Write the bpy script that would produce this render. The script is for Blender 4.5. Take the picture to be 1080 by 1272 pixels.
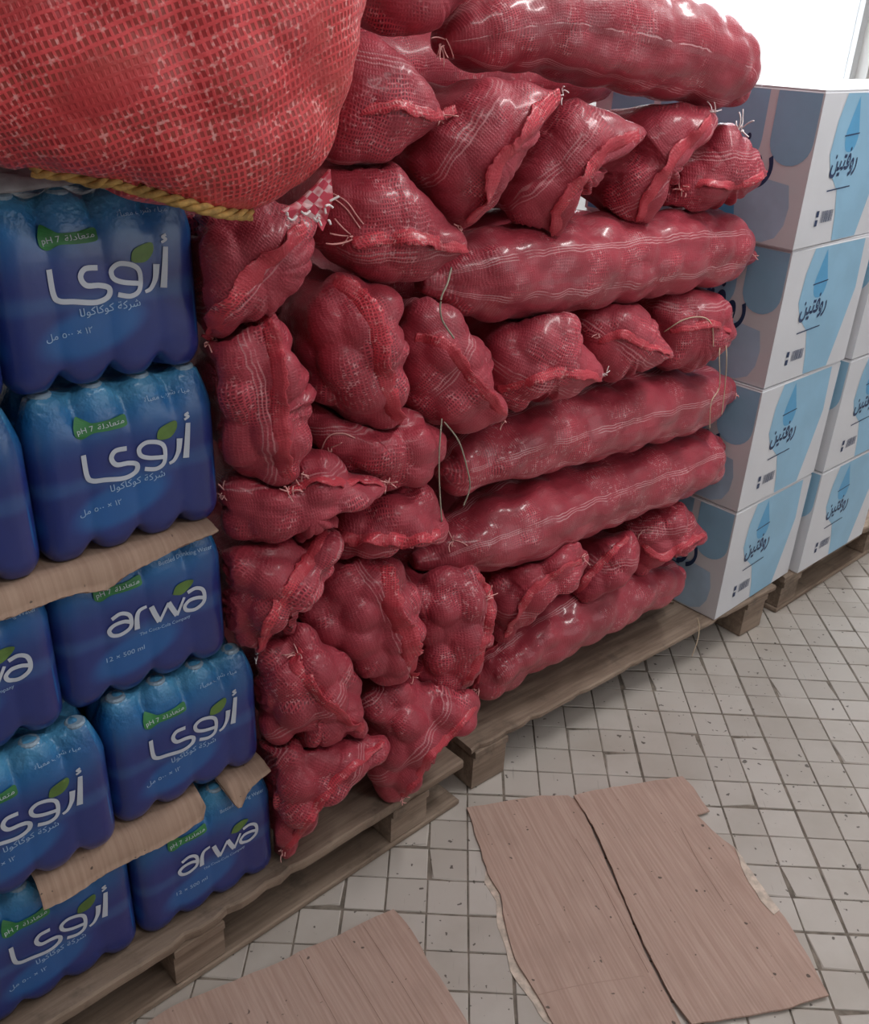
import bpy, math, random
import numpy as np
from mathutils import Vector, Matrix, noise as mnoise
from mathutils.bvhtree import BVHTree

for o in list(bpy.data.objects):
    bpy.data.objects.remove(o, do_unlink=True)
scene = bpy.context.scene
COL = scene.collection

# ------------------------------------------------------------------ camera
F_PX = 1183.04
CAM = np.array([0.1472, -1.2964, 1.5545])
ROT = np.array([[0.9988070, 0.0245471, 0.0422131],
                [0.0487714, -0.4586239, -0.8872911],
                [-0.0024205, 0.8882914, -0.4592740]])
cam_data = bpy.data.cameras.new('camera')
cam_data.sensor_fit = 'VERTICAL'
cam_data.sensor_height = 24.0
cam_data.lens = F_PX / 1272.0 * 24.0
cam_data.clip_start = 0.02
cam_ob = bpy.data.objects.new('camera', cam_data)
COL.objects.link(cam_ob)
mw = Matrix.Identity(4)
for i in range(3):
    mw[i][0] = ROT[0][i]
    mw[i][1] = -ROT[1][i]
    mw[i][2] = -ROT[2][i]
    mw[i][3] = CAM[i]
cam_ob.matrix_world = mw
scene.camera = cam_ob

# ------------------------------------------------------------------ world, light, exposure
world = bpy.data.worlds.new('overcast_sky')
scene.world = world
world.use_nodes = True
wb = world.node_tree.nodes['Background']
wb.inputs[0].default_value = (0.93, 0.96, 1.0, 1)
wb.inputs[1].default_value = 4.0
vs = scene.view_settings
vs.view_transform = 'Standard'
vs.look = 'None'
vs.gamma = 1.0
vs.use_curve_mapping = False
vs.exposure = -0.20

# wall frame: s runs along the stacked goods, d out of them towards the aisle
ANG = math.radians(42.5)
U = np.array([math.cos(ANG), math.sin(ANG), 0.0])
N = np.array([math.sin(ANG), -math.cos(ANG), 0.0])
ORG = np.array([0.256, 0.333, 0.0])
ZU = np.array([0.0, 0.0, 1.0])

def W(s, d, z):
    return ORG + s * U + d * N + z * ZU

def ray(x, y):
    return ROT.T @ np.array([(x - 540) / F_PX, (y - 636) / F_PX, 1.0])

def onplane(x, y, p0, n):
    r = ray(x, y)
    return CAM + r * (np.dot(p0 - CAM, n) / np.dot(r, n))

def onz(x, y, z):
    r = ray(x, y)
    return CAM + r * ((z - CAM[2]) / r[2])

def on_d(x, y, d):
    return onplane(x, y, ORG + d * N, N)

def sdz(p):
    q = np.asarray(p) - ORG
    return float(q @ U), float(q @ N), float(q[2])

def project(p):
    y = ROT @ (np.asarray(p) - CAM)
    return 540 + F_PX * y[0] / y[2], 636 + F_PX * y[1] / y[2]

def area_light(name, loc, target, sx, sy, power, color=(1, 1, 1)):
    ld = bpy.data.lights.new(name, 'AREA')
    ld.shape = 'RECTANGLE'
    ld.size = sx
    ld.size_y = sy
    ld.energy = power
    ld.color = color
    lo = bpy.data.objects.new(name, ld)
    COL.objects.link(lo)
    lo.location = loc
    lo.rotation_euler = (Vector(target) - Vector(loc)).to_track_quat('-Z', 'Y').to_euler()
    return lo

# daylight coming in through the window over the cartons
area_light('window_daylight', W(2.35, -0.92, 1.85), W(0.9, 0.1, 1.3), 1.5, 1.2, 42, (0.93, 0.97, 1.0))
# assumed fluorescent tube under the ceiling of the aisle, unseen, brightens the upper sacks
area_light('assumed_tube_light', W(1.0, 0.50, 2.70), W(0.80, 0.30, 0.0), 1.2, 0.10, 27, (1.0, 0.98, 0.97))
area_light('left_fill_light', W(-0.7, 1.5, 2.70), W(0.0, 0.6, 0.4), 1.2, 0.10, 10, (1.0, 0.97, 0.95))  # added fill from the left to lift the carton sides, not a known lamp
# added fill from the far side of the aisle, no door stands there
area_light('aisle_fill_light', W(1.1, 2.8, 1.5), W(0.7, 0.0, 1.0), 1.8, 2.0, 13, (0.95, 0.97, 1.0))

rnd = random.Random(7)

# ------------------------------------------------------------------ helpers
def link(o, parent=None):
    COL.objects.link(o)
    if parent is not None:
        o.parent = parent
    return o

def mesh_obj(name, verts, faces, mat, parent=None, smooth=False, uv=None):
    me = bpy.data.meshes.new(name)
    me.from_pydata([tuple(map(float, v)) for v in verts], [], [tuple(map(int, f)) for f in faces])
    me.update()
    if uv is not None:
        lay = me.uv_layers.new(name='UVMap')
        idx = np.zeros(len(me.loops), dtype=np.int32)
        me.loops.foreach_get('vertex_index', idx)
        lay.data.foreach_set('uv', np.asarray(uv, dtype=np.float32)[idx].ravel())
    if mat is not None:
        me.materials.append(mat)
    if smooth:
        me.polygons.foreach_set('use_smooth', [True] * len(me.polygons))
    return link(bpy.data.objects.new(name, me), parent)

def tag(o, label=None, cat=None, group=None, kind=None):
    if label: o['label'] = label
    if cat: o['category'] = cat
    if group: o['group'] = group
    if kind: o['kind'] = kind
    return o

def empty(name, loc, rz=0.0):
    o = bpy.data.objects.new(name, None)
    o.location = tuple(loc)
    o.rotation_euler = (0, 0, rz)
    o.empty_display_size = 0.05
    return link(o)

def box_vf(x0, x1, y0, y1, z0, z1, bev=0.0):
    """box with chamfered edges (top ring + bottom ring)"""
    if bev <= 0:
        v = [(x0, y0, z0), (x1, y0, z0), (x1, y1, z0), (x0, y1, z0), (x0, y0, z1), (x1, y0, z1), (x1, y1, z1), (x0, y1, z1)]
        f = [(3, 2, 1, 0), (4, 5, 6, 7), (0, 1, 5, 4), (1, 2, 6, 5), (2, 3, 7, 6), (3, 0, 4, 7)]
        return v, f
    b = bev
    v = []
    for (i, z) in ((b, z0), (0, z0 + b), (0, z1 - b), (b, z1)):
        v += [(x0 + i, y0 + i, z), (x1 - i, y0 + i, z), (x1 - i, y1 - i, z), (x0 + i, y1 - i, z)]
    f = [(3, 2, 1, 0), (12, 13, 14, 15)]
    for k in range(3):
        for j in range(4):
            a = 4 * k + j; c = 4 * k + (j + 1) % 4
            f.append((a, c, c + 4, a + 4))
    return v, f

def merge(parts):
    V, Fc = [], []
    for v, f in parts:
        n = len(V)
        V += list(v)
        Fc += [tuple(i + n for i in q) for q in f]
    return V, Fc

def tube_vf(pts, rad, seg=6):
    pts = [np.asarray(p, float) for p in pts]
    V, Fc = [], []
    n = len(pts)
    ref = np.array([0.13, 0.21, 0.97])
    for i, p in enumerate(pts):
        t = pts[min(i + 1, n - 1)] - pts[max(i - 1, 0)]
        t = t / (np.linalg.norm(t) + 1e-9)
        a = np.cross(t, ref)
        if np.linalg.norm(a) < 1e-3:
            a = np.cross(t, np.array([1.0, 0, 0]))
        a /= np.linalg.norm(a)
        b = np.cross(t, a)
        r = rad[i] if hasattr(rad, '__len__') else rad
        for k in range(seg):
            th = 2 * math.pi * k / seg
            V.append(p + r * (math.cos(th) * a + math.sin(th) * b))
    for i in range(n - 1):
        for k in range(seg):
            k2 = (k + 1) % seg
            Fc.append((i * seg + k, i * seg + k2, (i + 1) * seg + k2, (i + 1) * seg + k))
    Fc.append(tuple(range(seg))[::-1])
    Fc.append(tuple((n - 1) * seg + k for k in range(seg)))
    return V, Fc

def catmull(P, m):
    P = np.asarray(P, float)
    n = len(P)
    t = np.linspace(0, n - 1, m)
    out = []
    for tt in t:
        i = min(int(tt), n - 2)
        f = tt - i
        p0 = P[max(i - 1, 0)]; p1 = P[i]; p2 = P[i + 1]; p3 = P[min(i + 2, n - 1)]
        out.append(0.5 * ((2 * p1) + (-p0 + p2) * f + (2 * p0 - 5 * p1 + 4 * p2 - p3) * f * f + (-p0 + 3 * p1 - 3 * p2 + p3) * f ** 3))
    return np.array(out)

# ------------------------------------------------------------------ materials
class NT:
    def __init__(self, name):
        self.m = bpy.data.materials.new(name)
        self.m.use_nodes = True
        self.t = self.m.node_tree
        self.b = self.t.nodes['Principled BSDF']
    def n(self, typ, **kw):
        nd = self.t.nodes.new(typ)
        for k, v in kw.items():
            setattr(nd, k, v)
        return nd
    def l(self, a, b):
        self.t.links.new(a, b)
    def math(self, op, a, b=None, c=None, clamp=False):
        nd = self.n('ShaderNodeMath', operation=op, use_clamp=clamp)
        for i, v in enumerate((a, b, c)):
            if v is None: continue
            if isinstance(v, (int, float)): nd.inputs[i].default_value = v
            else: self.l(v, nd.inputs[i])
        return nd.outputs[0]
    def mix(self, fac, a, b):
        nd = self.n('ShaderNodeMix', data_type='RGBA')
        for sock, v in ((nd.inputs[0], fac), (nd.inputs[6], a), (nd.inputs[7], b)):
            if isinstance(v, (int, float)): sock.default_value = v
            elif isinstance(v, tuple): sock.default_value = v if len(v) == 4 else v + (1,)
            else: self.l(v, sock)
        return nd.outputs[2]
    def noise(self, vec, scale, detail=3, rough=0.55):
        nd = self.n('ShaderNodeTexNoise')
        nd.inputs['Scale'].default_value = scale
        nd.inputs['Detail'].default_value = detail
        nd.inputs['Roughness'].default_value = rough
        if vec is not None: self.l(vec, nd.inputs['Vector'])
        return nd
    def ramp(self, v, a, b):
        nd = self.n('ShaderNodeMapRange', interpolation_type='SMOOTHSTEP')
        nd.inputs[1].default_value = a
        nd.inputs[2].default_value = b
        self.l(v, nd.inputs[0])
        return nd.outputs[0]
    def bump(self, h, strength, dist):
        nd = self.n('ShaderNodeBump')
        nd.inputs['Strength'].default_value = strength
        nd.inputs['Distance'].default_value = dist
        self.l(h, nd.inputs['Height'])
        self.l(nd.outputs[0], self.b.inputs['Normal'])
    def set(self, **kw):
        for k, v in kw.items():
            s = self.b.inputs[k.replace('_', ' ')]
            if isinstance(v, (int, float)): s.default_value = v
            elif isinstance(v, tuple): s.default_value = v if len(v) == 4 else v + (1,)
            else: self.l(v, s)

def net_material(name, pitch, thread, fruit, fruit2, pale, stripes=0.30, open_bias=0.0, gloss=0.40, wave=0.028, coat=0.20):
    a = NT(name)
    uv = a.n('ShaderNodeUVMap').outputs[0]
    geo = a.n('ShaderNodeNewGeometry').outputs['Position']
    info = a.n('ShaderNodeObjectInfo')
    # gentle waviness of the net
    wob = a.noise(geo, 16, 2)
    off = a.n('ShaderNodeVectorMath', operation='SCALE'); a.l(wob.outputs['Color'], off.inputs[0]); off.inputs['Scale'].default_value = wave
    ad = a.n('ShaderNodeVectorMath', operation='ADD'); a.l(uv, ad.inputs[0]); a.l(off.outputs[0], ad.inputs[1])
    sep = a.n('ShaderNodeSeparateXYZ'); a.l(ad.outputs[0], sep.inputs[0])
    def lines(c, p, w):
        fr = a.math('FRACT', a.math('DIVIDE', c, p))
        dd = a.math('ABSOLUTE', a.math('SUBTRACT', fr, 0.5))
        return a.ramp(dd, 0.5 - w, 0.5 - w * 0.45)
    lu = lines(sep.outputs[0], pitch, 0.30)
    lv = lines(sep.outputs[1], pitch * 1.35, 0.26)
    net = a.math('MAXIMUM', lu, lv)
    openn = a.ramp(a.noise(geo, 11, 2).outputs[0], 0.46 - open_bias, 0.64 - open_bias)   # where the net is pulled open
    dense = a.math('SUBTRACT', 1.0, openn)
    cover = a.math('MAXIMUM', a.math('MULTIPLY', net, a.math('ADD', 0.35, a.math('MULTIPLY', openn, 0.65))), a.math('MULTIPLY', dense, 0.52))
    fr = a.noise(geo, 21, 3)
    fruitc = a.mix(a.ramp(fr.outputs[0], 0.35, 0.7), fruit, fruit2)
    tone = a.noise(geo, 5, 3)
    thr = a.mix(a.ramp(tone.outputs[0], 0.3, 0.75), thread, tuple(min(1, c * 1.35 + 0.01) for c in thread))
    col = a.mix(cover, fruitc, thr)
    spark = a.math('MULTIPLY', a.math('MULTIPLY', net, openn), a.ramp(a.noise(geo, 130, 2).outputs[0], 0.52, 0.70))  # sparkle on the opened net, painted into the colour as pale flecks
    col = a.mix(a.math('MULTIPLY', spark, 0.5), col, pale)
    if stripes:
        ph = a.math('MULTIPLY', info.outputs['Random'], 0.12)
        c = a.math('ADD', sep.outputs[1], ph)
        g = a.math('SUBTRACT', a.math('MULTIPLY', a.math('FRACT', a.math('DIVIDE', c, 0.17)), 0.17), 0.085)
        tri = None
        for o_ in (-0.0075, 0.0, 0.0075):
            k = a.math('LESS_THAN', a.math('ABSOLUTE', a.math('SUBTRACT', g, o_)), 0.0013)
            tri = k if tri is None else a.math('MAXIMUM', tri, k)
        tri = a.math('MULTIPLY', tri, a.ramp(a.noise(geo, 24, 2).outputs[0], 0.33, 0.5))
        col = a.mix(a.math('MULTIPLY', tri, stripes), col, pale)
    rough = a.math('ADD', gloss, a.math('MULTIPLY', cover, 0.2))
    a.set(Base_Color=col, Roughness=rough, Sheen_Weight=0.08, Sheen_Roughness=0.4, Specular_IOR_Level=0.5)
    a.b.inputs['Sheen Tint'].default_value = (1.0, 0.75, 0.8, 1)
    a.b.inputs['Coat Weight'].default_value = coat
    a.b.inputs['Coat Roughness'].default_value = 0.17
    wr = a.noise(geo, 48, 3)
    hgt = a.math('ADD', a.math('MULTIPLY', net, 0.5), a.math('MULTIPLY', wr.outputs[0], 2.2))
    a.bump(hgt, 0.55, 0.0022)
    return a.m

M = {}
M['net'] = net_material('red_onion_net', 0.0048, (0.44, 0.040, 0.065), (0.18, 0.012, 0.028), (0.30, 0.022, 0.042), (0.82, 0.50, 0.52))
M['net_long'] = net_material('red_onion_net_lengthwise', 0.0048, (0.44, 0.040, 0.065), (0.18, 0.012, 0.028), (0.30, 0.022, 0.042), (0.82, 0.50, 0.52), stripes=0.55, gloss=0.33, coat=0.50)
M['net_near'] = net_material('coarse_red_net', 0.0078, (0.66, 0.060, 0.068), (0.42, 0.022, 0.028), (0.38, 0.060, 0.045), (0.95, 0.66, 0.62), stripes=0.0, open_bias=0.14, wave=0.011)
M['seam'] = net_material('folded_net_seam', 0.0042, (0.56, 0.040, 0.064), (0.36, 0.020, 0.036), (0.38, 0.03, 0.05), (0.92, 0.62, 0.60), stripes=0.0, open_bias=0.03, gloss=0.42)

def tape_material():
    a = NT('red_white_woven_tape')
    uv = a.n('ShaderNodeUVMap').outputs[0]
    mp = a.n('ShaderNodeMapping'); mp.inputs['Rotation'].default_value = (0, 0, 0.9); a.l(uv, mp.inputs[0])
    br = a.n('ShaderNodeTexChecker'); br.inputs['Scale'].default_value = 75
    a.l(mp.outputs[0], br.inputs['Vector'])
    br.inputs['Color1'].default_value = (0.62, 0.05, 0.10, 1); br.inputs['Color2'].default_value = (0.80, 0.52, 0.54, 1)
    nz = a.noise(uv, 40, 2)
    a.set(Base_Color=a.mix(a.ramp(nz.outputs[0], 0.4, 0.62), br.outputs['Color'], (0.60, 0.06, 0.10)), Roughness=0.6)
    return a.m
M['tape'] = tape_material()

def plain(name, col, rough=0.6, var=0.12, scale=25, bump=0.0, coat=0.0):
    a = NT(name)
    geo = a.n('ShaderNodeNewGeometry').outputs['Position']
    nz = a.noise(geo, scale, 4)
    lo = tuple(c * (1 - var) for c in col)
    hi = tuple(min(1, c * (1 + var)) for c in col)
    a.set(Base_Color=a.mix(a.ramp(nz.outputs[0], 0.3, 0.7), lo, hi), Roughness=rough)
    if coat: a.b.inputs['Coat Weight'].default_value = coat
    if bump: a.bump(nz.outputs[0], 0.5, bump)
    return a.m

M['fray'] = plain('frayed_pale_thread', (0.80, 0.40, 0.38), 0.6)
M['fray_white'] = plain('frayed_white_thread', (0.88, 0.80, 0.80), 0.6)
M['string_green'] = plain('grey_green_string', (0.33, 0.32, 0.25), 0.7)
M['string_tan'] = plain('tan_string', (0.62, 0.50, 0.36), 0.7)
M['rope'] = plain('yellow_rope', (0.50, 0.30, 0.09), 0.7, 0.3, 90, 0.002)
M['wall'] = plain('off_white_plaster', (0.72, 0.71, 0.69), 0.85, 0.05, 6)
M['ceiling'] = plain('white_ceiling', (0.75, 0.75, 0.74), 0.9, 0.04, 6)
M['alu'] = plain('window_frame_aluminium', (0.70, 0.71, 0.72), 0.4, 0.04, 6)
M['letter'] = plain('pale_lettering', (0.55, 0.60, 0.68), 0.45, 0.04)
M['letter_dim'] = plain('light_blue_small_print', (0.36, 0.52, 0.72), 0.45, 0.04)
M['leaf'] = plain('leaf_green_print', (0.10, 0.19, 0.04), 0.45, 0.2)
M['badge'] = plain('badge_green_print', (0.030, 0.20, 0.055), 0.45, 0.2)
M['navy'] = plain('navy_print', (0.022, 0.045, 0.12), 0.55, 0.1)
M['print_blue'] = plain('mid_blue_print', (0.10, 0.33, 0.55), 0.55, 0.05)
M['box_blue'] = plain('light_blue_carton_print', (0.28, 0.50, 0.68), 0.5, 0.05, 8)
M['box_pale'] = plain('pale_blue_carton_print', (0.40, 0.55, 0.70), 0.5, 0.12, 5)
M['box_deep'] = plain('deeper_blue_carton_print', (0.10, 0.36, 0.62), 0.5, 0.05, 8)
M['grey_film'] = plain('grey_plastic_film', (0.26, 0.25, 0.27), 0.35, 0.2, 30, 0.004)
M['ply'] = plain('torn_pale_paper_ply', (0.62, 0.52, 0.44), 0.85, 0.2, 60)
M['cap'] = plain('bottle_cap_under_film', (0.26, 0.36, 0.46), 0.35, 0.1)

def wood_material():
    a = NT('weathered_pallet_wood')
    oc = a.n('ShaderNodeTexCoord').outputs['Object']
    mp = a.n('ShaderNodeMapping'); mp.inputs['Scale'].default_value = (3.0, 42, 42); a.l(oc, mp.inputs[0])
    grain = a.noise(mp.outputs[0], 1.0, 5, 0.65)
    geo = a.n('ShaderNodeNewGeometry').outputs['Position']
    dirt = a.noise(geo, 9, 5, 0.7)
    c = a.mix(a.ramp(grain.outputs[0], 0.3, 0.7), (0.18, 0.125, 0.09), (0.33, 0.25, 0.19))
    c = a.mix(a.math('MULTIPLY', a.ramp(dirt.outputs[0], 0.5, 0.72), 0.65), c, (0.085, 0.065, 0.05))
    a.set(Base_Color=c, Roughness=0.85)
    a.bump(grain.outputs[0], 0.5, 0.002)
    return a.m
M['wood'] = wood_material()

def cardboard_material(name, c0, c1, flutes=True):
    a = NT(name)
    uv = a.n('ShaderNodeUVMap').outputs[0]
    sep = a.n('ShaderNodeSeparateXYZ'); a.l(uv, sep.inputs[0])
    mp = a.n('ShaderNodeMapping'); mp.inputs['Scale'].default_value = (150, 5, 1); a.l(uv, mp.inputs[0])
    streak = a.noise(mp.outputs[0], 1.0, 3, 0.6)
    geo = a.n('ShaderNodeNewGeometry').outputs['Position']
    blot = a.noise(geo, 7, 4)
    spots = a.noise(geo, 70, 1)
    c = a.mix(a.ramp(streak.outputs[0], 0.32, 0.7), c0, c1)
    c = a.mix(a.math('MULTIPLY', a.ramp(blot.outputs[0], 0.45, 0.75), 0.30), c, tuple(x * 0.72 for x in c0))
    c = a.mix(a.math('MULTIPLY', a.ramp(spots.outputs[0], 0.74, 0.78), 0.8), c, (0.05, 0.04, 0.035))
    a.set(Base_Color=c, Roughness=0.8)
    if flutes:
        w = a.math('SINE', a.math('MULTIPLY', sep.outputs[0], 2 * math.pi / 0.0075))
        h = a.math('ADD', a.math('MULTIPLY', w, 0.15), a.math('MULTIPLY', streak.outputs[0], 0.9))
        a.bump(h, 0.5, 0.0012)
    return a.m
M['card'] = cardboard_material('brown_cardboard', (0.44, 0.295, 0.240), (0.53, 0.375, 0.315))
M['card_sheet'] = cardboard_material('tan_divider_cardboard', (0.38, 0.25, 0.185), (0.46, 0.32, 0.24), False)

def tile_material():
    a = NT('worn_ceramic_tile')
    geo = a.n('ShaderNodeNewGeometry').outputs['Position']
    info = a.n('ShaderNodeObjectInfo')
    base = a.mix(info.outputs['Random'], (0.47, 0.425, 0.385), (0.56, 0.515, 0.475))
    g = a.noise(geo, 3.2, 5, 0.6)
    c = a.mix(a.math('MULTIPLY', a.ramp(g.outputs[0], 0.42, 0.72), 0.40), base, (0.33, 0.28, 0.23))
    s1 = a.noise(geo, 55, 2, 0.5)
    s2 = a.noise(geo, 5, 2)
    thr = a.math('SUBTRACT', s1.outputs[0], a.math('MULTIPLY', s2.outputs[0], -0.12))
    c = a.mix(a.math('MULTIPLY', a.ramp(thr, 0.745, 0.775), 0.85), c, (0.07, 0.055, 0.045))
    mp = a.n('ShaderNodeMapping'); mp.inputs['Scale'].default_value = (160, 12, 1); mp.inputs['Rotation'].default_value = (0, 0, 0.4); a.l(geo, mp.inputs[0])
    sc = a.noise(mp.outputs[0], 1, 2)
    c = a.mix(a.math('MULTIPLY', a.ramp(sc.outputs[0], 0.68, 0.76), 0.35), c, (0.20, 0.17, 0.15))
    a.set(Base_Color=c, Roughness=0.42)
    a.bump(g.outputs[0], 0.15, 0.001)
    return a.m
M['tile'] = tile_material()
M['grout'] = plain('dirty_grout', (0.20, 0.17, 0.14), 0.9, 0.35, 30)

def film_material():
    """printed shrink film, UV runs 0..1 over the front of a pack"""
    a = NT('printed_blue_shrink_film')
    uv = a.n('ShaderNodeUVMap').outputs[0]
    sep = a.n('ShaderNodeSeparateXYZ'); a.l(uv, sep.inputs[0])
    u, v = sep.outputs[0], sep.outputs[1]
    geo = a.n('ShaderNodeNewGeometry').outputs['Position']
    w1 = a.noise(uv, 2.6, 2)
    vv = a.math('ADD', v, a.math('MULTIPLY', a.math('SUBTRACT', w1.outputs[0], 0.5), 0.22))
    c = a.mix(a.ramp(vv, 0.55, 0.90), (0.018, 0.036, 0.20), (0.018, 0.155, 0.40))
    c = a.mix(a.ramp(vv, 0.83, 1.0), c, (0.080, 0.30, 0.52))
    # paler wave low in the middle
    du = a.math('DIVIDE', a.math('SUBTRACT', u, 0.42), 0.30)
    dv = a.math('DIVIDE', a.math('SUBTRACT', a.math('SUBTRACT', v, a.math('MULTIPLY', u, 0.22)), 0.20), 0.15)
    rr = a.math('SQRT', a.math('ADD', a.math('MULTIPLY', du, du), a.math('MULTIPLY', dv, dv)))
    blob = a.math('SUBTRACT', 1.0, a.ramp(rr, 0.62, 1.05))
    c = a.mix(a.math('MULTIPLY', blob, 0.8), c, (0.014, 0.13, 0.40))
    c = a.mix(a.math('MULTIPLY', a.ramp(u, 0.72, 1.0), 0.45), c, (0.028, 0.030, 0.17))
    # light band behind the name
    band = a.math('ABSOLUTE', a.math('SUBTRACT', v, a.math('ADD', 0.40, a.math('MULTIPLY', w1.outputs[0], 0.10))))
    c = a.mix(a.math('MULTIPLY', a.math('SUBTRACT', 1.0, a.ramp(band, 0.01, 0.07)), 0.28), c, (0.06, 0.20, 0.45))
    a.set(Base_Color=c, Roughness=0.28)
    a.b.inputs['Coat Weight'].default_value = 0.25
    a.b.inputs['Coat Roughness'].default_value = 0.12
    crk = a.noise(geo, 45, 3, 0.6)
    amp = a.math('ADD', 0.12, a.math('MULTIPLY', a.ramp(v, 0.74, 0.92), 2.2))
    a.bump(a.math('MULTIPLY', crk.outputs[0], amp), 0.55, 0.006)
    return a.m
M['film'] = film_material()
M['film_green'] = plain('green_film_print', (0.045, 0.15, 0.04), 0.3, 0.3)

def carton_material():
    a = NT('white_carton_board')
    geo = a.n('ShaderNodeNewGeometry').outputs['Position']
    nz = a.noise(geo, 6, 3)
    a.set(Base_Color=a.mix(nz.outputs[0], (0.62, 0.63, 0.67), (0.72, 0.72, 0.75)), Roughness=0.5)
    return a.m
M['carton'] = carton_material()

def glass_material():
    a = NT('window_glass')
    a.set(Base_Color=(0.95, 0.98, 1.0), Roughness=0.02)
    a.b.inputs['Transmission Weight'].default_value = 1.0
    a.b.inputs['IOR'].default_value = 1.0
    return a.m
M['glass'] = glass_material()

# ------------------------------------------------------------------ room shell
RZ = ANG   # local x = along the stack, local y = -d (away from the aisle)

def local_struct(name, vf, mat):
    v, f = vf
    o = mesh_obj(name, v, f, mat)
    o.location = tuple(ORG)
    o.rotation_euler = (0, 0, RZ)
    return tag(o, kind='structure')

v, f = box_vf(-5.2, 6.0, -5.2, 6.0, -0.12, -0.0025)
floor = mesh_obj('floor', v, f, M['grout'])
tag(floor, kind='structure')

S = 0.0825
def tile_mesh(var):
    r = random.Random(var)
    h = 0.0788 / 2
    b = 0.0012
    v, f = box_vf(-h, h, -h, h, -0.006, 0.0, b)
    v = [list(p) for p in v]
    for p in v:                         # slightly uneven, worn corners
        p[0] += r.uniform(-0.0006, 0.0006); p[1] += r.uniform(-0.0006, 0.0006)
    if var in (2, 5):
        for k in (8, 12):
            v[k][0] += 0.009; v[k][1] += 0.004
    return v, f

tvars = []
for k in range(6):
    v, f = tile_mesh(k)
    me = bpy.data.meshes.new('tile')
    me.from_pydata([tuple(p) for p in v], [], f)
    me.materials.append(M['tile'])
    tvars.append(me)

def tile_center(c, r):
    gx = (c % 4 - 1.5) * -0.0006
    gy = (r % 4 - 1.5) * -0.0006
    return (c + 0.5) * S + gx, (r + 0.5) * S + gy

cand, rest = [], []
for c in range(-34, 56):
    for r in range(-20, 52):
        x, y = tile_center(c, r)
        s_, d_, _ = sdz((x, y, 0))
        yc = ROT @ (np.array([x, y, 0]) - CAM)
        ok = False
        if yc[2] > 0.3 and d_ > -0.12:
            px, py = project((x, y, 0))
            if -25 < px < 1105 and 700 < py < 1300:
                ok = True
        (cand if ok else rest).append((c, r))
cand.sort(key=lambda t: np.linalg.norm(np.array([*tile_center(*t), 0]) - CAM))
for (c, r) in cand[:300]:
    x, y = tile_center(c, r)
    k = rnd.choice([0, 1, 3, 4, 0, 1, 3, 4, 2, 5])
    o = bpy.data.objects.new('tile', tvars[k])
    link(o, floor)
    o.location = (x, y, rnd.uniform(-0.0007, 0.0004))
    o.rotation_euler = (rnd.uniform(-0.004, 0.004), rnd.uniform(-0.004, 0.004), rnd.choice((0, 1, 2, 3)) * math.pi / 2)
bv, bf = tile_mesh(0)
bv = np.array(bv)
parts = []
for (c, r) in cand[300:] + rest:
    x, y = tile_center(c, r)
    parts.append(((bv + np.array([x, y, rnd.uniform(-0.0007, 0.0004)])).tolist(), bf))
v, f = merge(parts)
tag(mesh_obj('tile_field', v, f, M['tile'], floor), kind='stuff')

WY = 1.02   # local y of the back wall face
wx0, wx1, wz0, wz1 = 1.55, 3.15, 1.15, 2.45
wall_parts = [box_vf(-3.0, wx0, WY, WY + 0.15, 0, 2.76), box_vf(wx1, 4.2, WY, WY + 0.15, 0, 2.76),
              box_vf(wx0, wx1, WY, WY + 0.15, 0, wz0), box_vf(wx0, wx1, WY, WY + 0.15, wz1, 2.76)]
local_struct('wall_back', merge(wall_parts), M['wall'])
local_struct('wall_right', box_vf(4.2, 4.35, -3.2, WY + 0.15, 0, 2.76), M['wall'])
local_struct('wall_left', box_vf(-3.15, -3.0, -3.2, WY + 0.15, 0, 2.76), M['wall'])
local_struct('wall_front', box_vf(-3.15, 4.35, -3.35, -3.2, 0, 2.76), M['wall'])
local_struct('ceiling', box_vf(-3.15, 4.35, -3.35, WY + 0.15, 2.76, 2.86), M['ceiling'])
win = local_struct('window_1', merge([box_vf(wx0, wx1, WY + 0.05, WY + 0.1, wz0, wz0 + 0.05), box_vf(wx0, wx1, WY + 0.05, WY + 0.1, wz1 - 0.05, wz1),
                                      box_vf(wx0, wx0 + 0.05, WY + 0.05, WY + 0.1, wz0 + 0.05, wz1 - 0.05), box_vf(wx1 - 0.05, wx1, WY + 0.05, WY + 0.1, wz0 + 0.05, wz1 - 0.05)]), M['alu'])
for k in range(2):
    xa = wx0 + 0.05 + k * 0.75
    v, f = box_vf(xa, xa + 0.75, WY + 0.072, WY + 0.076, wz0 + 0.05, wz1 - 0.05)
    mesh_obj('pane', v, f, M['glass'], win)

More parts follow.
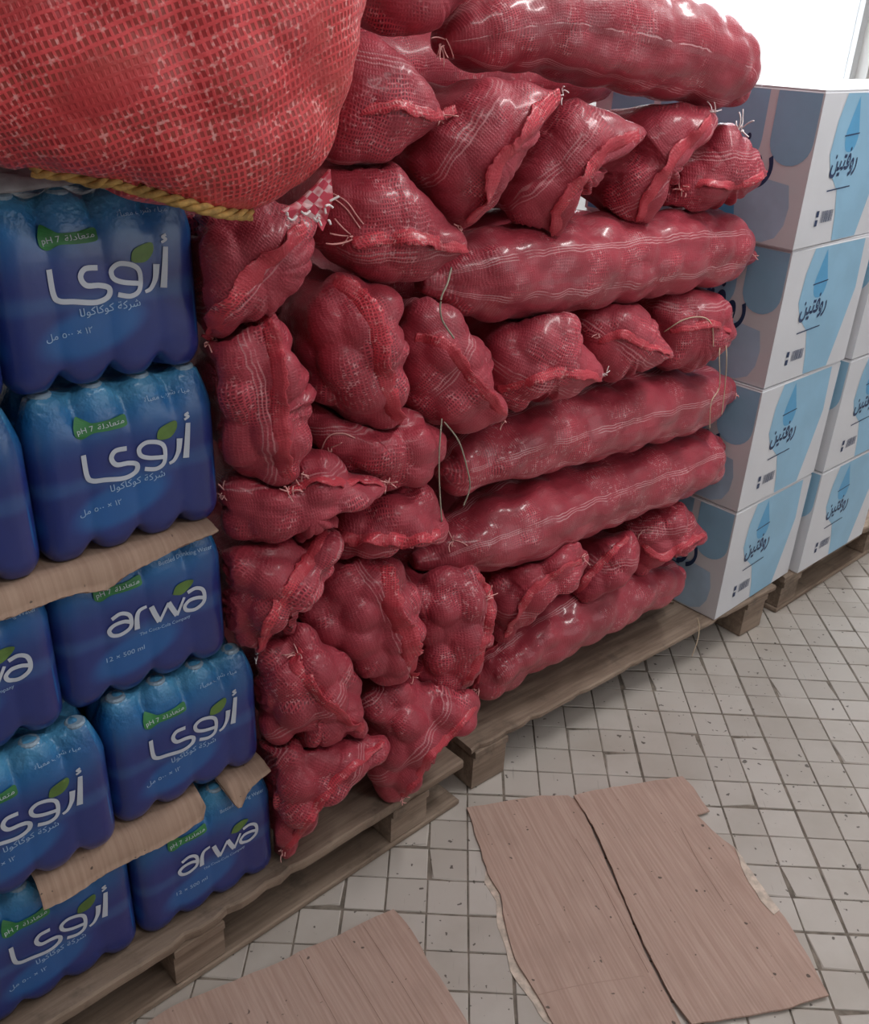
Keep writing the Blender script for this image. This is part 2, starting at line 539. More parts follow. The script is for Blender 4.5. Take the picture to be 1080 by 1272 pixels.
# ------------------------------------------------------------------ pallets
def pallet(p0, direction_deg, length, label, boards_x, depth=0.95, top=0.130, seed=1, runners=True, deck=0.022):
    """p0: front left top corner on the floor, runs along direction, depth away from the aisle"""
    r = random.Random(seed)
    root = empty('pallet', (p0[0], p0[1], 0), math.radians(direction_deg))
    tag(root, label, 'pallet', 'wooden pallets')
    bw = 0.135
    ys = np.linspace(0, depth - bw, 5)
    for i, y in enumerate(ys):
        x0 = -r.uniform(0, 0.012); x1 = length + r.uniform(-0.01, 0.01)
        n = 44
        V, Fc = [], []
        for j in range(n + 1):
            x = x0 + (x1 - x0) * j / n
            e0 = y + (r.uniform(-0.0006, 0.0008))
            if i == 0 and r.random() < 0.10: e0 += r.uniform(0.003, 0.008)
            e1 = y + bw - r.uniform(0, 0.004)
            for (yy, zz) in ((e0 + .002, top - deck), (e1, top - deck), (e1, top), (e0 + 0.004, top), (e0, top - 0.004), (e0, top - deck + 0.004)):
                V.append((x, yy, zz))
        for j in range(n):
            for k in range(6):
                k2 = (k + 1) % 6
                Fc.append((j * 6 + k, (j + 1) * 6 + k, (j + 1) * 6 + k2, j * 6 + k2))
        Fc.append((0, 1, 2, 3, 4, 5)); Fc.append(tuple(n * 6 + k for k in (5, 4, 3, 2, 1, 0)))
        mesh_obj('deck_board', V, Fc, M['wood'], root)
    for bx in boards_x:
        v, f = box_vf(bx - 0.05, bx + 0.05, 0.0, depth, top - 0.020 - deck, top - deck - 0.0002, 0.002)
        mesh_obj('stringer_board', v, f, M['wood'], root)
        for by in (0.006, depth / 2 - 0.05, depth - 0.11):
            v, f = box_vf(bx - 0.05, bx + 0.05, by, by + 0.10, 0.0165 if runners else 0.0005, top - 0.0202 - deck, 0.003)
            mesh_obj('block', v, f, M['wood'], root)
    for by in () if not runners else (0.004, depth / 2 - 0.05, depth - 0.112):
        v, f = box_vf(0.0, length, by, by + 0.10, 0.0005, 0.0163, 0.003)
        mesh_obj('bottom_board', v, f, M['wood'], root)
    return root

def pal_start(s0, d0, deg):
    return W(s0, d0, 0)

pl = pallet(W(-1.28, 0.058, 0), 44.6, 1.235, 'worn wooden pallet under the shrink-wrapped water packs', (0.10, 0.585, 1.085), seed=3)
pr = pallet(W(0.0, 0.0, 0), 40.6, 1.17, 'wooden pallet under the long onion sacks, front board exposed', (0.055, 1.09), seed=5, runners=False, deck=0.016)
pallet(W(1.24, 0.03, 0), 43.0, 1.2, 'wooden pallet farthest right under the far cartons', (0.055, 0.60, 1.14), seed=8)

# loose splinter lying across the front board
sp = onz(812, 748, 0.135); sp2 = onz(846, 744, 0.135)
V, Fc = tube_vf([onz(800, 738, 0.138), onz(815, 746, 0.139), onz(838, 748, 0.137)], [0.004, 0.007, 0.003], 5)
tag(mesh_obj('wood_splinter', V, Fc, M['wood']), 'pale wood splinter lying on the pallet front board near the carton', 'splinter')

# ------------------------------------------------------------------ onion sacks
def lumps(me, amp, spacing, seed, wrinkle=0.003):
    n = len(me.vertices)
    co = np.zeros(n * 3, dtype=np.float32); me.vertices.foreach_get('co', co); co = co.reshape(-1, 3)
    no = np.zeros(n * 3, dtype=np.float32); me.vertices.foreach_get('normal', no); no = no.reshape(-1, 3)
    rg = np.random.RandomState(seed)
    order = rg.permutation(n)
    C = []
    for i in order:
        p = co[i] + rg.uniform(-0.004, 0.004, 3)
        if not C or np.min(np.sum((np.array(C) - p) ** 2, 1)) > spacing ** 2:
            C.append(p)
        if len(C) > 420: break
    C = np.array(C)
    D = np.sqrt(np.maximum(1e-9, ((co[:, None, :] - C[None]) ** 2).sum(2)))
    siz = rg.uniform(0.85, 1.15, len(C))
    D = D / siz[None]
    k = 260.0
    mn = D.min(1)
    sm = mn - np.log(np.exp(-k * (D - mn[:, None])).sum(1)) / k
    h = 1.0 - 1.9 * (np.maximum(sm, 0) / (spacing * 0.72)) ** 2
    h = np.clip(h, -1.0, 1.0)
    q = co * 38.0
    wv = np.sin(q[:, 0] + 1.7 * np.sin(q[:, 2] * 0.7 + seed)) * np.sin(q[:, 2] * 1.1 + 1.3 * np.sin(q[:, 1] * 0.9))
    disp = amp * h + wrinkle * wv
    co2 = co + no * disp[:, None]
    me.vertices.foreach_set('co', co2.astype(np.float32).ravel())
    me.update()

def radial(poly, nth):
    """star-shaped polygon radii about its centroid"""
    P = np.asarray(poly, float)
    x, y = P[:, 0], P[:, 1]
    x2, y2 = np.roll(x, -1), np.roll(y, -1)
    cr = x * y2 - x2 * y
    A = cr.sum() / 2
    c = np.array([((x + x2) * cr).sum(), ((y + y2) * cr).sum()]) / (6 * A)
    th = np.linspace(0, 2 * math.pi, nth, endpoint=False)
    R = np.zeros(nth)
    for i, t in enumerate(th):
        d = np.array([math.cos(t), math.sin(t)])
        best = 0
        for j in range(len(P)):
            a = P[j] - c; b = P[(j + 1) % len(P)] - c
            e = b - a
            den = d[0] * e[1] - d[1] * e[0]
            if abs(den) < 1e-12: continue
            tt = (a[0] * e[1] - a[1] * e[0]) / den
            uu = (a[0] * d[1] - a[1] * d[0]) / den
            if tt > 0 and -1e-6 <= uu <= 1 + 1e-6: best = max(best, tt)
        R[i] = best
    k = np.array([1, 3, 4, 3, 1.0]); k /= k.sum()
    for _ in range(2):
        R = sum(k[j] * np.roll(R, j - 2) for j in range(5))
    return c, th, R

SACKS = {}
SOLID_OF = {}

def sack_root(name, base, label):
    root = empty(name, base)
    tag(root, label, 'sack', 'red net sacks of onions')
    return root

SOLIDS = []     # (bvh, aabb min, aabb max) of things the sacks press against

def add_solid(co, polys):
    co = np.asarray(co, float)
    SOLIDS.append((BVHTree.FromPolygons([tuple(c) for c in co], polys), co.min(0), co.max(0)))

def solid_box(s0, s1, d0, d1, z0, z1):
    v = [W(a, b, c) for c in (z0, z1) for a, b in ((s0, d1), (s1, d1), (s1, d0), (s0, d0))]
    add_solid(v, [(3, 2, 1, 0), (4, 5, 6, 7), (0, 1, 5, 4), (1, 2, 6, 5), (2, 3, 7, 6), (3, 0, 4, 7)])

def press(co, targets, margin=0.005, skip=-1):
    """pull the vertices that poke into a neighbour back towards the sack's own core, like cloth pressed flat"""
    lo, hi = co.min(0) - margin, co.max(0) + margin
    for si_, (bvh, blo, bhi) in enumerate(SOLIDS):
        if si_ == skip: continue
        if np.any(lo > bhi) or np.any(hi < blo): continue
        idx = np.where(np.all((co > blo - margin) & (co < bhi + margin), axis=1))[0]
        for i in idx:
            p0 = co[i].copy()
            for st in range(0, 15):
                p = p0 + (targets[i] - p0) * (st * 0.062)
                q, n, k, dist = bvh.find_nearest(Vector(p))
                if q is None or (Vector(p) - q).dot(n) > margin * 0.999: break
            if st: co[i] = p
    return co

def bag_mesh(root, V, Fc, uv, mat, amp, spacing, seed, wrinkle, targets=None):
    base = np.array(root.location)
    o = mesh_obj('net_body', np.asarray(V) - base, Fc, mat, root, True, uv)
    lumps(o.data, amp, spacing, seed, wrinkle)
    me = o.data
    n = len(me.vertices)
    co = np.zeros(n * 3, dtype=np.float32); me.vertices.foreach_get('co', co); co = co.reshape(-1, 3).astype(float) + base
    if targets is not None:
        co = press(co, np.asarray(targets))
        me.vertices.foreach_set('co', (co - base).astype(np.float32).ravel())
        me.update()
    polys = [tuple(p.vertices) for p in me.polygons]
    add_solid(co, polys)
    return o, BVHTree.FromPolygons([tuple(c) for c in co], polys)

AX = -N * 0.75 + np.array([0.0, 1.0, 0.0]) * 0.25
AX /= np.linalg.norm(AX)

def end_sack(key, label, poly, d0=-0.05, depth=0.36, bulge=0.070, amp=0.008, spacing=0.062, uvrot=0.0, seed=None, mat='net', wrinkle=0.002):
    seed = seed if seed is not None else sum(ord(ch) for ch in key) * 7
    P = np.asarray(poly, float)
    c2, tpx, Rpx = radial(P, 144)
    P0 = on_d(c2[0], c2[1], d0)
    v = P0 - CAM
    vh = np.array([v[0], v[1], 0]); vh /= np.linalg.norm(vh)
    m = N * 0.55 - vh * 0.45
    m /= np.linalg.norm(m)
    e1 = np.cross(ZU, m); e1 /= np.linalg.norm(e1)
    e2 = ZU.copy()
    loc = [(float((onplane(x, y, P0, m) - P0) @ e1), float((onplane(x, y, P0, m) - P0) @ e2)) for x, y in P]
    nth, nr, nb = 132, 34, 14
    c, th, R = radial(loc, nth)
    # fit the rim so that the bulging front fills the sack's outline
    qs = np.linspace(0.3, 1.0, 16)
    hq = bulge * (1 - qs ** 2.6) ** 0.62
    for it in range(10):
        X = c[0] + qs[:, None] * R[None] * np.cos(th)[None]
        Y = c[1] + qs[:, None] * R[None] * np.sin(th)[None]
        W3 = P0 + X[..., None] * e1 + Y[..., None] * e2 + hq[:, None, None] * m
        cam = (W3 - CAM) @ ROT.T
        px = 540 + F_PX * cam[..., 0] / cam[..., 2] - c2[0]
        py = 636 + F_PX * cam[..., 1] / cam[..., 2] - c2[1]
        rr = np.hypot(px, py); aa = np.arctan2(py, px) % (2 * math.pi)
        bins = (aa / (2 * math.pi) * 72).astype(int) % 72
        act = np.zeros(72)
        np.maximum.at(act, bins.ravel(), rr.ravel())
        act = np.where(act > 0, act, np.nan)
        act = np.where(np.isnan(act), np.nanmean(act), act)
        a1 = aa[-1]
        want = np.interp(a1, np.r_[tpx, 2 * math.pi], np.r_[Rpx, Rpx[0]])
        have = np.interp(a1, np.r_[(np.arange(72) + 0.5) / 72 * 2 * math.pi], act, period=2 * math.pi)
        g = np.clip(want / have, 0.8, 1.25) ** 0.7
        g = (np.roll(g, 1) + 2 * g + np.roll(g, -1)) / 4
        R = R * g
    if key != 'BIG': R = R * 1.03      # soft sacks swell against their neighbours
    ax = AX
    # keep slumped base level: rear sits at the same height
    V, uv, TG = [], [], []
    cu, su = math.cos(uvrot), math.sin(uvrot)
    core = P0 + c[0] * e1 + c[1] * e2
    def put(p, x, y, back=0.10):
        TG.append(core + ax * max(back, 0.08))
        V.append(p); uv.append((x * cu - y * su, x * su + y * cu))
    put(P0 + c[0] * e1 + c[1] * e2 + m * bulge, c[0], c[1])
    for i in range(1, nr + 1):
        q = (i / nr) ** 0.8
        hgt = bulge * (1 - q ** 2.6) ** 0.62
        for j in range(nth):
            x = c[0] + q * R[j] * math.cos(th[j]); y = c[1] + q * R[j] * math.sin(th[j])
            arc = 1 + 0.25 * q * q
            put(P0 + x * e1 + y * e2 + m * hgt, x * arc, y * arc)
    Rm = R.mean()
    for i in range(1, nb + 1):
        t = i / nb
        back = depth * t
        sc = (1 - 0.20 * min(1, t * 2.5)) * max(0.02, (1 - max(0, (t - 0.6) / 0.4) ** 2.5)) ** 0.6
        Rb = R * (1 - min(1, t * 3)) + (0.55 * R + 0.45 * np.minimum(R, Rm)) * min(1, t * 3)
        for j in range(nth):
            x = c[0] + sc * Rb[j] * math.cos(th[j]); y = c[1] + sc * Rb[j] * math.sin(th[j])
            k = 1.25 * R[j] + back
            put(P0 + x * e1 + y * e2 + ax * back, c[0] + k * math.cos(th[j]), c[1] + k * math.sin(th[j]), back)
    Fc = [(0, 1 + j, 1 + (j + 1) % nth) for j in range(nth)]
    for i in range(nr + nb - 1):
        for j in range(nth):
            a = 1 + i * nth + j; b = 1 + i * nth + (j + 1) % nth
            Fc.append((a, a + nth, b + nth, b))
    last = 1 + (nr + nb - 1) * nth
    Fc.append(tuple(last + j for j in range(nth - 1, -1, -1)))
    V = np.array(V)
    base = P0 + ax * depth * 0.4
    base[2] = V[:, 2].min()
    root = sack_root('onion_sack', base, label)
    o, bvh = bag_mesh(root, V, Fc, uv, M[mat], amp, spacing, seed, wrinkle, TG)
    SACKS[key] = (root, bvh, P0, m)
    SOLID_OF[key] = len(SOLIDS) - 1
    return root

def long_sack(key, label, stations, dc=-0.115, dr=-0.04, amp=0.006, spacing=0.066, mat='net_long', seed=None, fat=1.15, wrinkle=0.002):
    """stations: (x_top, y_top, x_bottom, y_bottom) pixel pairs along the sack"""
    seed = seed if seed is not None else sum(ord(ch) for ch in key) * 11
    cen, up = [], []
    for si, (xt, yt, xb, yb) in enumerate(stations):
        f_ = si / (len(stations) - 1)
        p = on_d((xt + xb) / 2, (yt + yb) / 2, dc + (dr - dc) * f_ ** 2)
        v = p - CAM; v /= np.linalg.norm(v)
        a = onplane(xt, yt, p, -v); b = onplane(xb, yb, p, -v)
        hh = np.linalg.norm(a - b) / 2
        hor = math.sqrt(v[0] ** 2 + v[1] ** 2)
        cen.append(p); up.append(ZU * hh / math.sqrt(hor ** 2 + (fat * v[2]) ** 2))
    ns, nth = 90, 84
    A = catmull(np.hstack([np.array(cen), np.array(up)]), ns)
    cen, up = A[:, :3], A[:, 3:]
    V, uv = [], []
    L = 0
    for i in range(ns):
        t = cen[min(i + 1, ns - 1)] - cen[max(i - 1, 0)]
        t /= np.linalg.norm(t)
        if i: L += np.linalg.norm(cen[i] - cen[i - 1])
        r = np.linalg.norm(up[i])
        e2 = up[i] - t * (up[i] @ t)
        e2 /= np.linalg.norm(e2)
        e1 = np.cross(t, e2)
        for j in range(nth):
            th = 2 * math.pi * j / nth
            cx, cy = math.cos(th), math.sin(th)
            ex = 0.88
            px = math.copysign(abs(cx) ** ex, cx) * r * fat
            py = math.copysign(abs(cy) ** ex, cy) * r
            V.append(cen[i] + e1 * px + e2 * py)
            uv.append((L, th * 0.125))
    Fc = []
    for i in range(ns - 1):
        for j in range(nth):
            j2 = (j + 1) % nth
            Fc.append((i * nth + j, (i + 1) * nth + j, (i + 1) * nth + j2, i * nth + j2))
    Fc.append(tuple(range(nth)))
    Fc.append(tuple((ns - 1) * nth + j for j in range(nth))[::-1])
    V = np.array(V)
    base = V.mean(0); base[2] = V[:, 2].min()
    root = sack_root('onion_sack', base, label)
    o, bvh = bag_mesh(root, V, Fc, uv, M[mat], amp, spacing, seed, wrinkle, np.repeat(cen, nth, axis=0))
    pm = cen[ns // 2]
    SACKS[key] = (root, bvh, pm, N)
    SOLID_OF[key] = len(SOLIDS) - 1
    return root

def hit(key, x, y):
    root, bvh, P0, m = SACKS[key]
    r = ray(x, y); r = r / np.linalg.norm(r)
    h = bvh.ray_cast(Vector(CAM), Vector(r))
    if h[0] is None:
        q = onplane(x, y, P0, m)
        h = bvh.find_nearest(Vector(q))
        p = np.array(h[0]) * 0.35 + q * 0.65
        return p, -r
    nn = np.array(h[1])
    if nn @ r > 0: nn = -nn
    return np.array(h[0]), nn

def seam(key, path, width=0.036, tilt=30, flip=1, seed=1, part='seam', mat='seam', ruffle=0.0028, thick=0.003, taper=True):
    width = width * 0.8
    tilt = tilt * 0.7
    """folded, sewn edge of the net: a ruffled strip standing off the sack"""
    root = SACKS[key][0]
    base = np.array(root.location)
    rg = random.Random(seed + sum(ord(c) for c in key))
    pts = catmull(path, max(14, len(path) * 9))
    H = [hit(key, x, y) for x, y in pts]
    P = np.array([h[0] for h in H]); Nn = np.array([h[1] for h in H])
    for _ in range(2):
        Pm = P.copy(); Nm = Nn.copy()
        P[1:-1] = (Pm[:-2] + 2 * Pm[1:-1] + Pm[2:]) / 4
        Nn[1:-1] = (Nm[:-2] + 2 * Nm[1:-1] + Nm[2:]) / 4
    n = len(P)
    V, uv = [], []
    L = 0
    ph = rg.uniform(0, 6)
    for i in range(n):
        t = P[min(i + 1, n - 1)] - P[max(i - 1, 0)]
        t /= np.linalg.norm(t) + 1e-9
        if i: L += np.linalg.norm(P[i] - P[i - 1])
        nn = Nn[i] / np.linalg.norm(Nn[i])
        sd = np.cross(t, nn) * flip
        f = i / (n - 1)
        w = width * (0.55 + 0.45 * math.sin(math.pi * min(1, max(0, f * 0.86 + 0.07))) if taper else 1.0) * rg.uniform(0.9, 1.1)
        tl = math.radians(tilt + 10 * math.sin(L * 60 + ph))
        o_ = nn * math.sin(tl) + sd * math.cos(tl)
        q = nn * math.cos(tl) - sd * math.sin(tl)
        b0 = P[i] - nn * 0.004 - sd * 0.006
        for k, (fr, th) in enumerate(((0, thick), (0.35, thick * 0.9), (0.7, thick * 0.7), (1.0, thick * 0.35))):
            rf = ruffle * fr * math.sin(L * 140 + ph + k * 0.6)
            c = b0 + o_ * w * fr + q * rf
            V.append(c + q * th); uv.append((L, fr * w))
        for k, (fr, th) in enumerate(((1.0, thick * 0.35), (0.7, thick * 0.7), (0.35, thick * 0.9), (0, thick))):
            rf = ruffle * fr * math.sin(L * 140 + ph + (3 - k) * 0.6)
            c = b0 + o_ * w * fr + q * rf
            V.append(c - q * th); uv.append((L, fr * w + 0.1))
    Fc = []
    for i in range(n - 1):
        for k in range(8):
            k2 = (k + 1) % 8
            Fc.append((i * 8 + k, i * 8 + k2, (i + 1) * 8 + k2, (i + 1) * 8 + k))
    Fc.append(tuple(range(8))[::-1]); Fc.append(tuple((n - 1) * 8 + k for k in range(8)))
    V = press(np.array(V), np.repeat(P, 8, axis=0), 0.001, SOLID_OF[key])
    return mesh_obj(part, V - base, Fc, M[mat], root, True, uv)

def tuft(key, x, y, n=6, length=0.035, seed=1, mat='fray', spread=1.0, down=0.4, rad=0.0011):
    root = SACKS[key][0]
    base = np.array(root.location)
    rg = random.Random(seed * 31 + int(x) * 3 + int(y))
    p, nn = hit(key, x, y)
    parts = []
    for k in range(n):
        d = nn * 0.5 + np.array([rg.uniform(-1, 1), rg.uniform(-1, 1), rg.uniform(-1, 0.7)]) * spread
        d /= np.linalg.norm(d)
        pts = []
        cur = p + np.array([rg.uniform(-.006, .006) for _ in range(3)]) + nn * 0.002
        l = length * rg.uniform(0.35, 0.95)
        curl = np.array([rg.uniform(-1, 1) for _ in range(3)])
        for j in range(6):
            pts.append(cur.copy())
            d = d + curl * 0.22 - ZU * 0.12 * down
            d /= np.linalg.norm(d)
            cur = cur + d * l / 5
        pts = press(np.array(pts), np.repeat(p[None], len(pts), axis=0), 0.003, SOLID_OF[key])
        parts.append(tube_vf([q - base for q in pts], rad, 4))
    v, f = merge(parts)
    return mesh_obj('frayed_threads', v, f, M[mat], root, True)

def threads(key, paths, rad=0.0009, mat='fray', part='loose_thread', lift=0.003):
    root = SACKS[key][0]
    base = np.array(root.location)
    parts = []
    for path in paths:
        pts = []
        for x, y in catmull(path, max(8, len(path) * 5)):
            p, nn = hit(key, x, y)
            pts.append(p + nn * lift - base)
        pts = np.array(pts)
        pts[1:-1] = (pts[:-2] + 2 * pts[1:-1] + pts[2:]) / 4
        parts.append(tube_vf(pts, rad, 4))
    v, f = merge(parts)
    return mesh_obj(part, v, f, M[mat], root, True)
# what the sacks lean on: water packs at the left, cartons at the right, pallet boards below
for (sr, df, z0, z1) in ((-0.515, 0.008, 0.1305, 0.39), (-0.528, 0.0, 0.39, 0.634), (-0.570, -0.01, 0.634, 0.879), (-0.565, -0.012, 0.879, 1.12), (-0.575, -0.015, 1.12, 1.37)):
    solid_box(sr - 0.265, sr + 0.002, df - 0.20, df, z0, z1)
cq = math.radians(44.0)
for zc in (0.1305, 0.4625, 0.7945, 1.1265):
    cp = W(0.864, 0.036, 0)
    ux = np.array([math.cos(cq), math.sin(cq), 0]); uy = np.array([-math.sin(cq), math.cos(cq), 0])
    vv = [cp + a_ * ux + b_ * uy + c_ * ZU for c_ in (zc, zc + 0.33) for a_, b_ in ((0, 0), (0.4, 0), (0.4, 0.3), (0, 0.3))]
    add_solid(vv, [(3, 2, 1, 0), (4, 5, 6, 7), (0, 1, 5, 4), (1, 2, 6, 5), (2, 3, 7, 6), (3, 0, 4, 7)])
solid_box(-1.3, 1.3, -0.95, -0.005, 0.0, 0.1305)

# --- the long sacks lying along the front
long_sack('L2', 'topmost long onion sack, pale in the window light, above the tilted sacks',
          [(543, 44, 543, 58), (556, 22, 560, 76), (590, -14, 600, 90), (650, -34, 655, 88), (720, -30, 720, 104), (800, -12, 795, 118), (860, 10, 855, 130), (900, 40, 895, 142), (918, 85, 912, 140), (922, 112, 920, 124)], dc=-0.11, amp=0.005)
long_sack('L3', 'long glossy onion sack just under the row of tilted sacks, ending beside the carton',
          [(522, 342, 522, 358), (545, 322, 548, 374), (582, 292, 580, 396), (640, 274, 640, 392), (710, 270, 712, 384), (780, 264, 780, 372), (850, 260, 850, 358), (895, 264, 892, 350), (920, 292, 912, 338), (936, 314, 934, 322)], dc=-0.11, amp=0.006)
long_sack('L4', 'long onion sack at mid height with a dangling grey string over its left end',
          [(547, 572, 547, 590), (556, 552, 566, 612), (600, 526, 604, 604), (660, 500, 662, 586), (720, 480, 724, 572), (785, 464, 786, 554), (845, 456, 846, 536), (884, 458, 884, 514), (902, 474, 900, 504), (915, 486, 914, 494)], dc=-0.105, amp=0.006)
long_sack('L5', 'long onion sack second from the bottom, pale stripe lines along it',
          [(514, 690, 516, 704), (528, 672, 536, 712), (560, 640, 572, 712), (620, 602, 630, 702), (690, 578, 700, 672), (760, 558, 768, 644), (825, 538, 832, 620), (868, 528, 868, 600), (888, 534, 886, 574), (895, 542, 894, 556)], dc=-0.105, amp=0.006)
long_sack('L6', 'lowest long onion sack resting on the pallet board at right',
          [(582, 828, 586, 850), (594, 800, 604, 868), (640, 764, 650, 838), (700, 730, 708, 806), (760, 706, 766, 774), (812, 694, 814, 750), (834, 698, 834, 738), (840, 712, 839, 728)], dc=-0.085, amp=0.007)

# --- the sacks seen end-on
end_sack('B01', 'onion sack at the top cut by the picture edge, beside the topmost long sack',
         [(440, -10), (452, 22), (470, 40), (505, 46), (540, 38), (562, 16), (592, -6), (600, -40), (560, -75), (490, -80), (445, -50)], d0=-0.09, amp=0.0037)
end_sack('B21', 'onion sack right beside the big coarse sack, rounded, tip pointing right',
         [(412, 70), (440, 50), (460, 46), (488, 58), (513, 83), (535, 108), (550, 142), (530, 166), (504, 185), (479, 197), (431, 204), (404, 198), (396, 150)], d0=-0.05, amp=0.0037, uvrot=0.15)
end_sack('B22', 'upper-row tilted onion sack, leftmost of four, folded seam on its right edge',
         [(516, 160), (539, 146), (564, 122), (602, 99), (646, 104), (683, 114), (700, 124), (678, 157), (656, 185), (642, 210), (619, 246), (600, 268), (576, 286), (551, 262), (524, 233), (508, 196)], d0=-0.03, amp=0.0037, uvrot=-0.9)
end_sack('B23', 'upper-row tilted onion sack, second of four, drawn to a narrow foot',
         [(668, 165), (690, 130), (716, 119), (741, 137), (772, 148), (801, 163), (793, 186), (758, 198), (750, 220), (727, 238), (706, 252), (700, 285), (686, 302), (666, 290), (638, 272), (620, 250), (640, 215)], d0=-0.05, amp=0.0037, uvrot=-0.8)
end_sack('B24', 'upper-row tilted onion sack, third of four, foot pointing down left',
         [(780, 150), (800, 134), (836, 129), (876, 131), (892, 154), (878, 180), (851, 203), (823, 246), (801, 282), (783, 293), (760, 280), (750, 250), (757, 211), (788, 189)], d0=-0.06, amp=0.0037, uvrot=-0.7)
end_sack('B25', 'onion sack ending the upper row, pointed tip against the carton lettering',
         [(845, 206), (869, 184), (891, 158), (911, 153), (932, 177), (946, 205), (955, 215), (938, 235), (919, 246), (886, 260), (847, 264), (815, 250)], d0=-0.05, amp=0.0037)
end_sack('B20', 'onion sack with frayed seam, left of the long glossy sack',
         [(396, 230), (403, 214), (450, 200), (488, 203), (515, 231), (540, 260), (578, 292), (580, 310), (555, 330), (525, 346), (480, 348), (430, 334), (398, 314), (388, 270)], d0=-0.045, amp=0.0046)
end_sack('B19', 'small rounded onion sack ending the middle row, looped thread on it',
         [(806, 379), (826, 364), (849, 357), (889, 361), (905, 383), (914, 414), (899, 436), (873, 455), (830, 460), (804, 452), (808, 415)], d0=-0.045, amp=0.0046)
end_sack('B18', 'middle-row onion sack between two others, flap across its right side',
         [(716, 400), (724, 384), (748, 370), (771, 366), (804, 388), (826, 428), (840, 440), (820, 450), (798, 460), (751, 472), (733, 462), (722, 430)], d0=-0.045, amp=0.0046, uvrot=0.5)
end_sack('B16', 'onion sack in the middle row with a pleated flap along its lower right edge',
         [(602, 452), (608, 425), (622, 408), (656, 391), (696, 383), (715, 391), (725, 424), (742, 451), (752, 465), (738, 476), (713, 489), (683, 496), (660, 503), (639, 506), (614, 492)], d0=-0.04, amp=0.0055, uvrot=0.4)
end_sack('B17', 'leaning oval onion sack in the middle with a diagonal seam and grey string above',
         [(498, 420), (506, 382), (534, 370), (560, 384), (594, 420), (612, 455), (613, 480), (628, 500), (627, 519), (597, 533), (568, 536), (534, 523), (506, 496), (499, 455)], d0=-0.04, amp=0.0062, uvrot=-0.9)
end_sack('B03', 'tall onion sack with a long red seam standing out on its right side',
         [(388, 366), (417, 346), (467, 347), (492, 366), (499, 412), (502, 460), (503, 503), (490, 524), (460, 528), (419, 514), (390, 488), (380, 439), (380, 395)], d0=-0.035, amp=0.0090, uvrot=1.3)
end_sack('B3b', 'recessed onion sack in shadow between two tall sacks with seams',
         [(342, 384), (365, 362), (388, 350), (410, 380), (414, 470), (404, 515), (380, 520), (372, 470)], d0=-0.19, amp=0.0062, depth=0.3)
end_sack('B01b', 'dark onion sack in the gap under the big coarse sack',
         [(218, 262), (240, 255), (262, 270), (262, 300), (236, 300), (220, 285)], d0=-0.10, amp=0.0046, depth=0.25, bulge=0.04)
end_sack('B1', 'onion sack directly under the big coarse sack, diagonal seam with knotted tip',
         [(238, 290), (252, 268), (300, 255), (345, 250), (388, 272), (388, 300), (380, 330), (365, 363), (338, 383), (311, 398), (274, 416), (250, 410), (240, 360)], d0=-0.02, amp=0.0055, uvrot=-0.8)
end_sack('B2', 'tall onion sack beside the blue water packs, vertical seam down its middle',
         [(262, 420), (290, 396), (328, 384), (354, 407), (367, 433), (384, 460), (382, 507), (378, 554), (374, 587), (342, 598), (298, 588), (272, 568), (266, 507), (256, 453)], d0=-0.02, amp=0.0090, uvrot=1.45)
end_sack('B04', 'slumped onion sack under the tall seamed one, pale thread looped on its front',
         [(376, 522), (384, 500), (404, 496), (440, 516), (490, 512), (526, 514), (546, 538), (551, 570), (524, 601), (480, 606), (440, 592), (400, 566), (380, 544)], d0=-0.045, amp=0.0072)
end_sack('B05', 'flattened onion sack beside the water packs, gathered tip pointing right',
         [(268, 622), (276, 600), (302, 588), (345, 590), (372, 570), (395, 560), (440, 588), (484, 598), (470, 618), (430, 638), (385, 666), (330, 674), (284, 660)], d0=-0.02, amp=0.0062)
end_sack('B06', 'flat onion sack with a ruffled seam lying across its lower front',
         [(412, 655), (430, 632), (478, 604), (522, 600), (546, 630), (552, 650), (550, 668), (500, 684), (450, 695), (420, 688)], d0=-0.035, amp=0.0062)
end_sack('B07', 'bulging lumpy onion sack beside the water packs, seam running down to a white tuft',
         [(276, 720), (280, 690), (300, 674), (345, 668), (375, 662), (402, 652), (420, 658), (412, 704), (398, 738), (377, 754), (367, 779), (343, 792), (328, 811), (309, 804), (288, 782), (276, 752)], d0=-0.02, amp=0.0116, uvrot=-0.8)
end_sack('B08', 'lumpy onion sack with a broad loose flap on its right, near the pallet end',
         [(376, 758), (403, 718), (429, 699), (483, 692), (502, 718), (522, 755), (522, 785), (510, 816), (512, 842), (470, 847), (436, 840), (407, 806), (384, 784)], d0=-0.025, amp=0.0098, uvrot=1.2)
end_sack('B09', 'narrow upright onion sack with onions in tiers, left end of the lowest long sack',
         [(507, 732), (531, 713), (584, 708), (608, 732), (611, 757), (605, 789), (598, 820), (583, 850), (568, 865), (543, 862), (515, 843), (515, 776), (509, 750)], d0=-0.03, amp=0.0108, uvrot=1.5)
end_sack('B13', 'crumpled onion sack squeezed under a long sack, seam curling to its lower left',
         [(600, 750), (606, 727), (625, 709), (656, 690), (684, 674), (712, 668), (730, 684), (727, 710), (694, 732), (666, 756), (645, 778), (628, 794), (610, 786)], d0=-0.045, amp=0.0090, depth=0.3)
end_sack('B14', 'small crumpled onion sack with a twisted neck, right of the crumpled one',
         [(694, 745), (722, 704), (748, 676), (782, 660), (796, 690), (788, 712), (750, 728), (716, 750)], d0=-0.045, amp=0.0072, depth=0.3)
